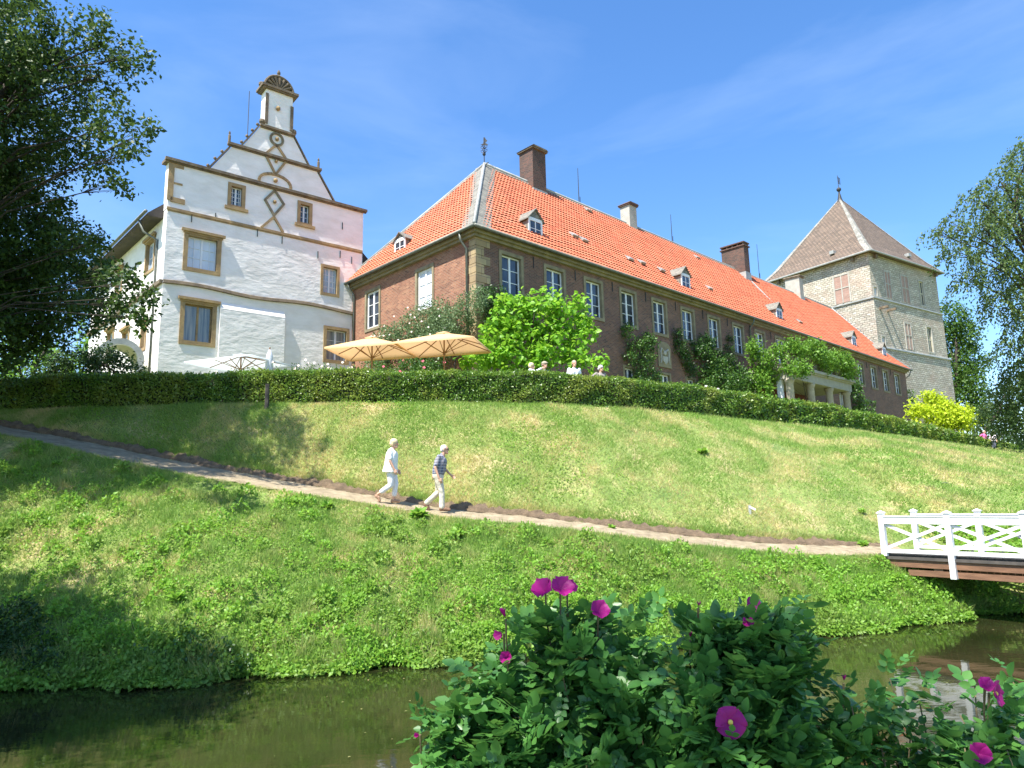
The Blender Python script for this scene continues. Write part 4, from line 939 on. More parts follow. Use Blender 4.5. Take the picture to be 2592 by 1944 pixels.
# ---- hedge along the terrace edge
hx = np.concatenate([np.arange(-26, 12, .25), np.arange(12, 56, .5)]); hyv = Hy(hx)
cen = np.stack([hx, hyv], 1); tan = unit(np.gradient(cen, axis=0)); nor = np.stack([-tan[:, 1], tan[:, 0]], 1)
HH, HWd = 1.065, .42
def hz(x): return 6.12+HH+.03*np.sin(x*2.1)+.035*np.sin(x*.9+1)+np.interp(x, [20, 40], [0, -.1])
hedge = empty('clipped_hedge', (0., float(Hy(0.)), 6.1), 0, 'long clipped green hedge running along the top of the grass slope', 'hedge')
hb = np.array([0., float(Hy(0.)), 6.1])
vs = []; fs = []
for i in range(len(hx)):
    for (o_, z_) in ((-HWd+.08, 5.9), (-HWd+.06, hz(hx[i])-.1), (HWd-.06, hz(hx[i])-.1), (HWd-.08, 5.9)):
        vs.append((cen[i, 0]+nor[i, 0]*o_, cen[i, 1]+nor[i, 1]*o_, z_))
for i in range(len(hx)-1):
    a = i*4
    for k in range(3): fs.append((a+k, a+4+k, a+5+k, a+1+k))
npmesh('hedge_core', np.array(vs)-hb, np.array(fs), M_core, hedge)
def hedge_leaves(n, x0, x1, size):
    x = rng.uniform(x0, x1, n); y = Hy(x); e_ = 1e-2; t = unit(np.stack([np.full(n, 2*e_), Hy(x+e_)-Hy(x-e_)], 1)); nn2 = np.stack([-t[:, 1], t[:, 0]], 1)
    side = rng.random(n); top = side < .34; o_ = np.where(top, rng.uniform(-HWd, HWd, n), -HWd+rng.normal(0, .035, n)); back = side > .9; o_ = np.where(back, HWd, o_)
    tz = hz(x); bumpy = .05*vnoise(x*3, rng.uniform(0, 3, n), 2, 9)
    z = np.where(top, tz+rng.normal(0, .035, n)+bumpy, 6.0+(tz-6.0)*rng.random(n)**.85)
    o_ = o_+np.where(top, 0, .10*vnoise(x*2.2, z*5, 1.6, 4)) + np.where((~top) & (~back), .10*(z-6.0)/1.2-.08, 0)*0
    p = np.stack([x+nn2[:, 0]*o_, y+nn2[:, 1]*o_, z], 1)
    nb = np.stack([nn2[:, 0]*np.where(top, 0, np.sign(o_)), nn2[:, 1]*np.where(top, 0, np.sign(o_)), np.where(top, 1, .35)], 1)
    nr = unit(nb+rdir(n)*.75); f = unit(rdir(n)+nb*.5+[0, 0, .2])
    return inst(LEAF2, p-hb, f, nr, size*rng.uniform(.6, 1.3, n))
L1 = hedge_leaves(70000, -17, 9, .075); L2 = hedge_leaves(40000, 9, 52, .13); L0 = hedge_leaves(8000, -26, -17, .09)
o1 = len(L1[0]); o2 = o1+len(L2[0])
npmesh('hedge_foliage', np.concatenate([L1[0], L2[0], L0[0]]), np.concatenate([L1[1], L2[1]+o1, L0[1]+o2]), LM_hedge, hedge)

# ---- grass
def grass_area(n, x0, x1, flo, fhi, h, wd, lean=.85):
    x = rng.uniform(x0, x1, n); t = rng.random(n); y = flo(x)+(fhi(x)-flo(x))*t
    # keep blades off the path, thin them in worn patches
    dp = np.abs(y-Py(x)); keep = dp > np.where(y > Py(x), PW(x), PATHW)+.02+.03*np.sin(x*9)+np.where(y > Py(x), .05+.06*np.sin(x*.9)*np.sin(x*2.3+1)+.03*np.sin(x*13), 0)
    w1 = vnoise(x, y, 1.4, 21)+.5*vnoise(x, y, 4.5, 22); keep &= rng.random(n) < np.clip(1.15-.9*np.clip(w1-.12, 0, 1)*2, .25, 1)
    x, y = x[keep], y[keep]; n = len(x); z = gz(x, y)
    tall = 1+.5*vnoise(x, y, 2.2, 31)
    p = np.stack([x, y, z-.01], 1); f = unit(np.stack([rng.normal(0, lean, n), rng.normal(-.12, lean, n), np.ones(n)], 1))
    nr = unit(np.stack([rng.normal(0, .6, n), -np.ones(n), rng.normal(0, .3, n)], 1))
    return inst(BLADE, p, f, nr, h*tall*rng.uniform(.5, 1.35, n), wd*rng.uniform(.7, 1.4, n))
G = [grass_area(210000, -13.5, 12.2, lambda x: Sy(x)+.05, lambda x: Py(x), .13, .020),
     grass_area(170000, -16, 12, lambda x: Py(x), lambda x: Hy(x)-.35, .13, .021),
     grass_area(120000, 12, 30, lambda x: Sy(x)+.3, lambda x: Hy(x)-.3, .15, .035),
     grass_area(80000, 30, 56, lambda x: Sy(x)+3, lambda x: Hy(x)-.3, .22, .06)]
def tufts(nc, x0, x1, t0, t1, per, h, wd, spread):
    cx = rng.uniform(x0, x1, nc); t = t0+(t1-t0)*rng.random(nc); cy = Sy(cx)+(Py(cx)-PATHW-.2-Sy(cx))*t; hh = h*rng.uniform(.5, 1.3, nc)
    x = np.repeat(cx, per)+rng.normal(0, spread, nc*per); y = np.repeat(cy, per)+rng.normal(0, spread, nc*per); n = len(x); z = np.maximum(gz(x, y), .05)
    f = unit(np.stack([rng.normal(0, .4, n), rng.normal(-.2, .4, n), np.ones(n)], 1)); nr = unit(np.stack([rng.normal(0, .6, n), -np.ones(n), rng.normal(0, .3, n)], 1))
    return inst(BLADE, np.stack([x, y, z], 1), f, nr, np.repeat(hh, per)*rng.uniform(.4, 1.2, n), wd*rng.uniform(.7, 1.4, n))
g_t = [G[0], tufts(520, -13.5, 12.2, .0, .12, 45, .34, .02, .07), tufts(900, -13.5, 12.2, .05, 1, 40, .22, .02, .08)]
o_ = np.cumsum([0]+[len(q[0]) for q in g_t]); G[0] = (np.concatenate([q[0] for q in g_t]), np.concatenate([q[1]+k_ for q, k_ in zip(g_t, o_)]))
# ragged fringe along both path edges
def fringe(n, off, h):
    x = rng.uniform(-16, 10.2, n); y = Py(x)+off+(PW(x)-PATHW)*(off > 0)+rng.normal(0, .07, n); z = gz(x, y)
    p = np.stack([x, y, z-.02], 1); f = unit(np.stack([rng.normal(0, .5, n), rng.normal(-.5 if off > 0 else .15, .4, n), np.ones(n)], 1)); nr = unit(np.stack([rng.normal(0, .6, n), -np.ones(n), rng.normal(0, .3, n)], 1))
    return inst(BLADE, p, f, nr, h*rng.uniform(.4, 1.4, n), .02*rng.uniform(.7, 1.4, n))
G += [fringe(13000, PATHW+.20, .13), fringe(5000, PATHW-.02, .07), fringe(14000, -PATHW-.05, .10)]
off = 0; VV = []; FF = []
for v, f in G: VV.append(v); FF.append(f+off); off += len(v)
k0 = len(G[0][1]); v0_ = len(G[0][0]); VV = np.concatenate(VV); FF = np.concatenate(FF)
tag(npmesh('bank_grass', VV[:v0_], FF[:k0], LM_grass2), 'fresh green grass on the moat bank below the path', 'grass', None, 'stuff')
tag(npmesh('slope_grass', VV[v0_:], FF[k0:]-v0_, LM_grass), 'dry and green meadow grass covering the slope above the path', 'grass', None, 'stuff')
# leafy ground cover on the lower bank
def cover(n, x0, x1, t0, t1, size, hgt, dens=lambda x, y: 1., pw=1.):
    x = rng.uniform(x0, x1, n); t = t0+(t1-t0)*rng.random(n)**pw; y = Sy(x)-.05+(Py(x)-PATHW-.15-Sy(x))*t
    k = rng.random(n) < np.clip(dens(x, t), 0, 1); x, y, t = x[k], y[k], t[k]; n = len(x)
    hh = hgt*(.6+.6*vnoise(x, y, 2.6, 41)+.5*vnoise(x, y, 6, 42)).clip(.08, 2)
    z = np.maximum(gz(x, y), np.where(t < .05, .02, 0.0))+hh*rng.random(n)**.6
    p = np.stack([x, y-.26*(t < .06)*rng.random(n)**2*(1+vnoise(x, y, 4, 91)), z], 1); nr = unit(rdir(n)*.6+[0, -.35, .8]); f = unit(rdir(n)+[0, -.4, -.1])
    return inst(LEAF2, p, f, nr, size*rng.uniform(.6, 1.4, n))
right = lambda x: np.interp(x, [-14, -4, 0, 4, 12], [.35, .45, .7, 1, 1])
C_ = [cover(190000, -13.5, 12.3, 0, 1, .055, .15, lambda x, t: np.clip(right(x)*(1.1-t*1.05)+.8*(np.interp(x, [4, 8], [0, .7]))*(t < .9)+.45*(vnoise(x, t*6, 1.7, 51) > .25), 0, 1)),
      cover(52000, -13.5, 12.3, 0, .16, .065, .28), cover(16000, -13.5, 12.5, -.02, .04, .09, .16)]
# right of the bridge and the bank under it
def cover2(n):
    x = rng.uniform(12.2, 24, n); t = rng.random(n); y = Sy(x)-.1+(Py(x)+2-Sy(x))*t; z = np.maximum(gz(x, y), 0)+.25*rng.random(n)
    return inst(LEAF2, np.stack([x, y, z], 1), unit(rdir(n)+[0, -.4, -.1]), unit(rdir(n)*.6+[0, -.3, .8]), .10*rng.uniform(.6, 1.4, n))
C_.append(cover2(26000))
def cover3(n):
    x = rng.uniform(-14, 30, n); y = Py(x)+PATHW+.3+(Hy(x)-.5-Py(x)-PATHW-.3)*rng.random(n); k = (vnoise(x, y, .8, 61)+.6*vnoise(x, y, 3, 62)+rng.normal(0, .12, n)) > .45; x, y = x[k], y[k]; n = len(x)
    return inst(LEAF2, np.stack([x, y, gz(x, y)+.09*rng.random(n)], 1), unit(rdir(n)+[0, -.4, .1]), unit(rdir(n)*.6+[0, -.3, .8]), .055*rng.uniform(.6, 1.4, n))
C_.append(cover3(60000))
def cover4(nc, per):
    cx = rng.uniform(-13.5, 12.3, nc); t = rng.random(nc)**1.8; cy = Sy(cx)+(Py(cx)-PATHW-.3-Sy(cx))*t; r_ = rng.uniform(.08, .24, nc); n = nc*per
    d = rdir(n); R2 = np.repeat(r_, per)[:, None]; q = np.stack([np.repeat(cx, per), np.repeat(cy, per), np.maximum(gz(np.repeat(cx, per), np.repeat(cy, per)), .08)], 1)
    p = q+d*[1, 1, 0]*R2+np.array([0, 0, 1])*(np.abs(d[:, 2:3])*R2*1.5)
    return inst(LEAF2, p, unit(d+rdir(n)*.6), unit(d*.6+rdir(n)*.5+[0, -.3, .7]), .075*rng.uniform(.6, 1.4, n))
C_.append(cover4(620, 90))
off = 0; VV = []; FF = []
for v, f in C_: VV.append(v); FF.append(f+off); off += len(v)
tag(npmesh('ground_cover', np.concatenate(VV), np.concatenate(FF), LM_ground), 'bright green nettles and creeping weeds along the moat bank', 'ground cover', None, 'stuff')
# shrubs hanging over the water at the left of the bank
def shrub(name, label, blobs, leaf, lmat, ncl, nper, clr, cat='shrub', group=None, fern=False):
    c_ = np.array([b[:3] for b in blobs]); base = np.array([c_[:, 0].mean(), c_[:, 1].mean(), float(gz(c_[:, 0].mean(), c_[:, 1].mean()))])
    return tree(name, label, base, blobs, leaf, lmat, ncl, nper, .04, clr, cat, group, up=.5)
for i, (lab, lst) in enumerate([('darkest leafy shrub in the bottom left corner of the bank', [(0, 1420, 60, 13.2), (70, 1400, 55, 13.3), (40, 1340, 55, 13.8), (110, 1440, 40, 12.9), (-60, 1400, 70, 13.4)]),
                                ('feathery green shrub on the bank between the corner shrub and the spreading one', [(190, 1420, 45, 13.2), (250, 1440, 42, 13.0), (230, 1390, 36, 13.4), (170, 1370, 26, 13.6)]),
                                ('spreading shrub overhanging the water left of the roses', [(340, 1400, 40, 13.4), (400, 1410, 45, 13.3), (460, 1420, 44, 13.3), (420, 1370, 34, 13.6), (510, 1430, 28, 13.2), (330, 1445, 26, 13.0)])]):
    shrub('bank_shrub', lab, PB(lst), .075, [LM_dark, LM_ground, LM_climb][i], 260, 20, .13, group='shrubs at the foot of the bank')
# single weeds on the slope and beside the path
def weed(px, py, s, lab, n=14):
    n = n*3
    g_ = ground_hit(px, py); a = rng.uniform(0, 2*pi, n); el = rng.uniform(.15, 1.2, n)
    p = np.stack([.06*s*np.cos(a), .06*s*np.sin(a), rng.uniform(0, .35, n)*s*.5], 1); f = np.stack([np.cos(a)*np.cos(el), np.sin(a)*np.cos(el), np.sin(el)], 1)
    v, fc = inst(BIGLEAF, p, f, unit(np.array([0, -.4, 1.])+rdir(n)*.35), s*.5*rng.uniform(.5, 1.1, n), s*.34*rng.uniform(.7, 1.1, n))
    o = npmesh('weed', v, fc, LM_ground); o.location = tuple(g_); tag(o, lab, 'plant', 'weeds growing on the grass slope')
weed(828, 1290, .42, 'broad-leaved dock plant just below the path, left of the walking woman'); weed(1062, 1312, .5, 'bushy weed at the lower path edge in front of the walking man', 34)
weed(1158, 1362, .42, 'leafy weed below the path, right of the walking man', 26); weed(2186, 1384, .34, 'low broad weed beside the left end post of the white bridge', 20)
weed(448, 1526, .38, 'lone dark weed halfway down the left grass bank'); weed(2180, 1300, .3, 'small upright weed on the slope above the bridge end', 16)
weed(1548, 1340, .25, 'small tuft on the lower path edge right of centre', 14); weed(1780, 1150, .4, 'leafy weed high on the slope below the porch', 20)

# ---- climbers on the house (local frame of the brick house: s along, t out, z)
Ru = az(46.3); Rv = az(-43.6); OO = np.array([O3[0], O3[1], 0])
def hl(s, t, z): return OO+Ru*s+Rv*t+np.array([0, 0, z])
def climber(name, label, blobs, leaf, lmat, ncl, nper, clr, group=None, flowers=None, cat='climbing plant', tpl=LEAF2, flat=1.):
    W2 = [(*hl(*b[:3]), b[3]) for b in blobs]; ncl = int(ncl*1.9); bs = np.array(W2)[:, :3].mean(0); bs[2] = TZ
    r = tree(name, label, bs, W2, leaf, lmat, ncl, nper, .05, clr, cat, group, tpl=tpl, flat=flat)
    if flowers:
        fm, n, sz = flowers; c_ = np.array([w_[:3] for w_ in W2]); rr = np.array([w_[3] for w_ in W2]); k = rng.integers(0, len(W2), n)
        d = unit(rng.normal(size=(n, 3))+np.array([-.5, -1.4, .4])); p = c_[k]+d*(rr[k]*1.12)[:, None]
        for q in p:
            a = np.linspace(0, 2*pi, 6)[:5]; fwv = np.stack([np.cos(a), np.sin(a)*.5-.3, np.sin(a)], 1)
            v, fc = inst(BIGLEAF, np.tile(q-bs, (5, 1)), fwv, np.tile([0., -1, .3], (5, 1)), np.full(5, sz), np.full(5, sz*1.2)); npmesh('flower', v, fc, fm, r)
    return r
climber('climbing_rose', 'greyish climbing rose with pale blossoms on the red brick end wall', [(-.5, 7.2, 10.6, .8), (-.6, 6.2, 10.9, .8), (-.6, 5.2, 11.1, .8), (-.6, 4.2, 11.2, .9), (-.7, 3.0, 11.3, .9), (-.6, 2.0, 11.4, .9), (-.6, 7.4, 9.9, .6), (-.8, 1.5, 10.6, .9), (-.7, 2.8, 10.3, .8)], .10, LM_grey, 55, 18, .2, flowers=(M_whitepetal, 44, .045))
climber('rose_bush', 'dense green bush with red blossoms behind the hedge under the parasols', [(-1.4, 6.6, 8.7, .8), (-1.4, 5.9, 9.3, .7), (-1.5, 5.2, 8.9, .7), (-1.4, 7.1, 8.2, .7), (-1.6, 3.2, 8.7, .8), (-1.6, 2.4, 9.4, .8), (-1.6, 1.4, 9.2, .9), (-1.8, 2.0, 8.2, .8), (-1.2, 4.7, 8.6, .5), (-1.9, .8, 8.4, .7)], .10, LM_climb, 55, 18, .2, flowers=(M_pinkpetal, 26, .065), cat='shrub')
climber('corner_shrub', 'tall silvery green climber at the brick corner beside the downpipe', [(-.7, 1.6, 11.2, .55), (-.8, .9, 11.1, .65), (-.9, 1.8, 10.6, .65), (-.9, .2, 10.8, .75), (-1.0, .8, 10.0, .8), (-.8, -.5, 11.3, .65), (-.5, -.8, 11.7, .45)], .09, LM_grey, 70, 18, .17)
climber('dark_climber', 'dark evergreen climber on the corner between the windows and the lime green tree', [(.3, -.5, 11.9, .5), (.9, -.4, 12.1, .5), (1.4, -.4, 11.8, .5), (.5, -.5, 11.2, .6), (1.6, -.4, 11.4, .7), (1.2, -.5, 10.6, .7)], .10, LM_ivy, 70, 18, .17)
climber('wall_climber', 'leafy climber left of the carved panel, reaching up to the window sills', [(10.5, -.3, 11.9, .35), (10.9, -.35, 11.2, .4), (10.7, -.35, 10.5, .4), (11.9, -.35, 11.5, .4), (12.6, -.35, 11.9, .4), (12.9, -.35, 11.5, .35), (12.3, -.35, 10.7, .5), (11.6, -.4, 10.0, .5), (12.6, -.4, 9.7, .5), (11.4, -.4, 9.2, .6), (12.8, -.4, 9.0, .6), (10.8, -.2, 12.3, .25)], .12, LM_climb, 75, 14, .17)
climber('ivy', 'dark ivy spreading between the windows right of the carved panel', [(15.6, -.2, 12.5, .45), (15.8, -.2, 11.8, .5), (16.3, -.2, 11.2, .5), (16.9, -.2, 10.6, .5), (17.6, -.2, 12.0, .6), (18.5, -.2, 12.5, .6), (19.0, -.2, 11.9, .6), (19.4, -.2, 12.6, .4), (20.3, -.2, 11.7, .6), (21.2, -.2, 11.6, .6), (21.6, -.2, 12.4, .4), (22.3, -.2, 11.2, .6), (23.2, -.2, 10.8, .6), (21.9, -.2, 13.3, .3)], .11, LM_ivy, 85, 14, .14)
climber('wall_vine', 'bright leafy vine over the ivy left of the porch', [(18.0, -.5, 11.8, .5), (18.6, -.5, 11.1, .6), (19.2, -.6, 10.5, .7), (20.0, -.6, 11.0, .6), (18.2, -.6, 10.2, .6), (17.6, -.6, 9.4, .7), (19.2, -.7, 9.5, .8), (20.6, -.6, 10.1, .7), (21.6, -.7, 10.6, .7), (21.2, -.8, 9.6, .8), (22.6, -.8, 10.2, .7), (20.2, -.8, 8.8, .8), (22.6, -.9, 9.2, .8), (18.0, -.7, 8.6, .7)], .15, LM_climb, 42, 14, .22)
climber('wisteria', 'bright green wisteria draped over the porch balcony', [(22.9, -1.4, 12.6, .6), (23.2, -1.6, 11.6, .8), (24.0, -1.6, 10.9, .8), (24.1, -2.4, 12.2, .6), (24.7, -2.9, 12.6, .6), (25.4, -3.0, 12.6, .6), (26.3, -3.0, 12.5, .5), (27.4, -3.0, 12.7, .7), (28.2, -3.1, 12.8, .7), (28.9, -3.0, 12.3, .6), (30.0, -3.1, 12.4, .6), (30.8, -3.1, 12.2, .6), (31.7, -3.1, 12.6, .7), (32.6, -3.1, 12.6, .7), (33.5, -3.1, 12.3, .7), (34.2, -3.0, 12.0, .6), (23.9, -3.3, 11.1, .55), (24.8, -3.4, 11.2, .5), (25.5, -3.4, 11.1, .45), (22.8, -1.6, 10.4, .6), (22.6, -1.8, 9.6, .6), (22.8, -2.0, 8.7, .6), (22.2, -2.4, 8.2, .8), (29.5, -3.0, 11.7, .4), (33.0, -3.1, 11.6, .5)], .19, LM_wist, 44, 15, .26)
climber('porch_side_climber', 'upright leafy climber on the wall just right of the porch', [(41.9, -.4, 12.2, .5), (42.5, -.4, 12.0, .5), (42.2, -.4, 11.3, .6), (42.8, -.4, 10.6, .6), (42.4, -.4, 9.8, .7), (44.0, -.35, 10.8, .4), (44.8, -.35, 10.2, .45), (44.2, -.4, 9.5, .6), (46.3, -.3, 10.8, .3)], .17, LM_climb, 34, 14, .2)
climber('tower_foot_vine', 'yellowish vine at the far right corner of the brick house', [(57.2, -.2, 12.9, .35), (57.3, -.2, 12.2, .4), (57.2, -.2, 11.4, .4), (57.4, -.2, 10.6, .4)], .16, LM_wist, 34, 14, .2)
# pale roses before the white house
w3 = PB([(640, 797, 12, 27.5), (670, 792, 12, 27.5), (700, 797, 14, 27.6), (735, 800, 13, 27.8), (600, 802, 12, 27.4), (760, 800, 10, 27.8)])
r_ = shrub('white_rose_bush', 'low pale rose bush peeping over the hedge before the white house', [(a, b, c-.1, d*1.2) for a, b, c, d in w3]+[(a, b, c-.8, .5) for a, b, c, d in w3], .08, LM_grey, 120, 16, .12)
for b in w3:
    for _ in range(3):
        q = np.array(b[:3])+rng.normal(size=3)*.12+[0, -.15, .12]-np.array(r_.location); a = np.linspace(0, 2*pi, 6)[:5]
        v, fc = inst(BIGLEAF, np.tile(q, (5, 1)), np.stack([np.cos(a), np.sin(a)*.4-.3, np.sin(a)], 1), np.tile([0., -1, .3], (5, 1)), np.full(5, .055), np.full(5, .07)); npmesh('flower', v, fc, M_whitepetal, r_)

# ------------------------------------------------------------------ foreground roses
ROSELEAF = (np.array([(0, 0, 0), (-.30, .22, .05), (-.36, .52, .05), (-.18, .84, -.01), (0, 1.0, -.06), (.18, .84, -.01), (.36, .52, .05), (.30, .22, .05), (0, .5, -.035)]),
            np.array([(0, 8, 1), (1, 8, 2), (2, 8, 3), (3, 8, 4), (4, 8, 5), (5, 8, 6), (6, 8, 7), (7, 8, 0)]))
def compound(pos, dirs, ups, L_, lf):
    """pinnate leaf: 7 leaflets along a rachis"""
    P = []; F_ = []; Nn = []; S = []
    d = unit(dirs); s_ = unit(np.cross(d, ups)); u_ = np.cross(s_, d)
    for t, sg in ((.35, 1), (.35, -1), (.6, 1), (.6, -1), (.84, 1), (.84, -1), (1., 0)):
        p = pos+d*(L_*t)[:, None]-u_*(L_*.16*t*t)[:, None]
        f = unit(d*(1 if sg == 0 else .55)+s_*sg*.95+rng.normal(0, .12, pos.shape)); P.append(p); F_.append(f); Nn.append(unit(u_+s_*sg*-.25+rng.normal(0, .22, pos.shape))); S.append(lf*(1.12 if sg == 0 else .75+.25*t)*rng.uniform(.85, 1.12, len(pos)))
    return inst(ROSELEAF, np.concatenate(P), np.concatenate(F_), np.concatenate(Nn), np.concatenate(S))
def flower_mesh(c, look, r, closed=0., g=0):
    """five broad crinkled petals, cupped; look = facing direction"""
    look = unit(np.array(look, float)); a_ = unit(np.cross(look, [0.3, .1, 1.])); b_ = np.cross(look, a_)
    V_ = []; F_ = []; rr = np.random.default_rng(g)
    nu, nv = 7, 5
    for k in range(5 if closed < .5 else 4):
        ph = k*2*pi/5+rr.uniform(-.12, .12); tw = rr.uniform(-.1, .1)
        n0 = len(V_)
        for j in range(nv):
            t = j/(nv-1)
            for i in range(nu):
                s_ = (i/(nu-1)-.5)*2
                w_ = (.25+.95*t-.25*t**4)*.62*r; rad = r*(t*(1-.10*s_*s_))*(1-closed*.62)
                hgt = r*((.35+closed*1.1)*t**1.3-.28*t**4*(1-closed))+r*.05*sin(s_*7+k*2)*t+r*.07*cos(s_*3+t*5+k)*t
                q = np.array(c)+look*(hgt+.006*k*r*10*.05)+(a_*cos(ph+tw)+b_*sin(ph+tw))*rad+(-a_*sin(ph)+b_*cos(ph))*(s_*w_*(1-closed*.45))
                V_.append(q)
        for j in range(nv-1):
            for i in range(nu-1): F_.append((n0+j*nu+i, n0+j*nu+i+1, n0+(j+1)*nu+i+1, n0+(j+1)*nu+i))
    return np.array(V_), np.array(F_)
def roses(name, label, base, blobs, ncane, nleaf, flowers, lf=.046, seedk=0):
    base = np.array(base, float); r = empty(name, tuple(base), 0, label, 'rose bush', None)
    tw = MB(); anchors = []; adir = []
    B_ = np.array(blobs); wgt = B_[:, 3]**2; wgt = wgt/wgt.sum()
    for k in range(ncane):
        b = B_[rng.choice(len(B_), p=wgt)]; tip = b[:3]+rdir(1)[0]*b[3]*rng.uniform(.45, 1.0); root = np.array([b[0]*.75+base[0]*.25+rng.normal(0, .10), b[1]*.6+base[1]*.4+rng.normal(0, .1), base[2]])
        mid = root*.4+tip*.6+rng.normal(0, .06, 3); P = [root, root*.6+mid*.4+rng.normal(0, .03, 3), mid, mid*.4+tip*.6+rng.normal(0, .02, 3), tip]
        tw.tube([q-base for q in P], [.008, .007, .0055, .004, .002], 5)
        for t in rng.uniform(.25, 1, int(nleaf)):
            i = min(3, int(t*4)); f = t*4-i; q = P[i]*(1-f)+P[i+1]*f; anchors.append(q+rng.normal(0, .012, 3)); adir.append(unit(P[i+1]-P[i]))
        for _ in range(int(nleaf*.7)):      # side shoots fill the crown
            b2 = B_[rng.choice(len(B_), p=wgt)]; q = b2[:3]+rdir(1)[0]*b2[3]*rng.uniform(.5, 1.02); anchors.append(q); adir.append(unit(q-b2[:3]))
    tw.build('cane', M_twig, r, smooth=True, uv=False)
    an = np.array(anchors); ad = np.array(adir); n = len(an)
    d = unit(rdir(n)+ad*.45+np.array([0, -.15, .1])); up = unit(np.array([0, 0, 1.])+rdir(n)*.55)
    v, f = compound(an-base, d, up, rng.uniform(.06, .11, n), lf*rng.uniform(.55, 1.15, n))
    npmesh('foliage', v, f, LM_rose, r, smooth=True)
    for i, (px, py, D, rad, look, closed) in enumerate(flowers):
        q = at_y(px, py, D); v, f = flower_mesh(q-base, look, rad, closed, i+seedk)
        fl = npmesh('flower', v, f, M_petal, r, smooth=True)
        st = MB(); dn = q-base-np.array(look)*.01; st.tube([dn, dn+np.array([0, .02, -.08]), dn+np.array([.02, .05, -.22])], [.004, .003, .003], 5)
        s_ = st.build('flower_stem', M_twig, fl, uv=False)
        if closed < .3:
            k = MB(); cc = (q-base)+unit(np.array(look, float))*rad*.12; k.ball(tuple(cc), rad*.17, 8); k.build('stamens', M_pollen, fl, uv=False)
def SB(lst):
    out = []
    for (px, py, rp, D) in lst:
        q = at_y(px, py+20, D); out.append((q[0], q[1], q[2], max(rp-30, 14)*D/1790))
    return out
RB1 = SB([(1400, 1600, 80, 2.5), (1480, 1560, 60, 2.55), (1330, 1640, 90, 2.5), (1560, 1640, 100, 2.6), (1450, 1700, 120, 2.45), (1240, 1740, 95, 2.5), (1130, 1830, 80, 2.45), (1180, 1900, 100, 2.4), (1350, 1830, 150, 2.45), (1330, 1950, 150, 2.3), (1560, 1800, 140, 2.4), (1550, 1940, 150, 2.3), (1210, 1680, 40, 2.6), (1640, 1570, 55, 2.9), (1620, 1690, 80, 2.8)])
roses('foreground_rose_bush', 'big near rose bush with a pair of magenta flowers on its top left shoot', (.05, 2.5, 1.2), RB1, 75, 21,
      [(1378, 1497, 2.42, .046, (-.4, -.8, .7), .38), (1420, 1493, 2.44, .048, (.25, -.8, .8), .32), (1440, 1488, 2.5, .030, (.6, -.6, .5), .4), (1515, 1548, 2.45, .040, (.2, -.9, .6), .35), (1278, 1560, 2.45, .022, (-.3, -.3, 1), .9), (1270, 1605, 2.42, .026, (-.7, -.8, .1), .55), (1283, 1663, 2.38, .027, (-.2, -1, .1), .45), (1060, 1860, 2.36, .016, (-.3, -1, .3), .9)])
RB2 = SB([(1975, 1545, 60, 2.45), (1890, 1590, 75, 2.4), (2010, 1610, 60, 2.5), (1800, 1610, 65, 2.45), (1830, 1650, 90, 2.4), (1950, 1650, 100, 2.4), (1780, 1750, 110, 2.3), (1930, 1770, 120, 2.3), (1800, 1900, 140, 2.2), (1950, 1900, 130, 2.25), (2040, 1680, 45, 2.5), (1740, 1600, 45, 2.5)])
roses('foreground_rose_bush', 'dark near rose bush right of the middle with one open magenta flower low down', (.75, 2.35, 1.2), RB2, 62, 20,
      [(1905, 1530, 2.36, .028, (.1, -1, .4), .25), (1892, 1572, 2.33, .024, (-.2, -1, .1), .5), (1747, 1612, 2.4, .013, (0, -.4, 1), .95), (1768, 1533, 2.45, .013, (0, -.5, .8), .9), (1848, 1828, 2.1, .044, (-.05, -1, .25), .08), (1710, 1860, 2.2, .016, (0, -1, .3), .8)], seedk=20)
RB3 = SB([(2260, 1690, 40, 2.5), (2300, 1740, 60, 2.45), (2130, 1740, 50, 2.5), (2150, 1800, 80, 2.4), (2250, 1850, 90, 2.4), (2120, 1900, 100, 2.3), (2400, 1780, 60, 2.4), (2470, 1730, 50, 2.45), (2560, 1700, 60, 2.5), (2520, 1800, 80, 2.35), (2580, 1850, 90, 2.3), (2400, 1900, 80, 2.3), (2500, 1930, 100, 2.2), (2050, 1840, 60, 2.35)])
roses('foreground_rose_bush', 'low near rose bush in the bottom right corner with a ragged magenta flower', (1.45, 2.3, 1.2), RB3, 34, 10,
      [(2515, 1755, 2.2, .042, (.8, -.8, .1), .2), (2495, 1735, 2.22, .026, (-.2, -.8, .6), .3), (2478, 1908, 2.15, .036, (-.3, -.9, .4), .4), (2136, 1722, 2.45, .013, (0, -.3, 1), .95)], seedk=40)

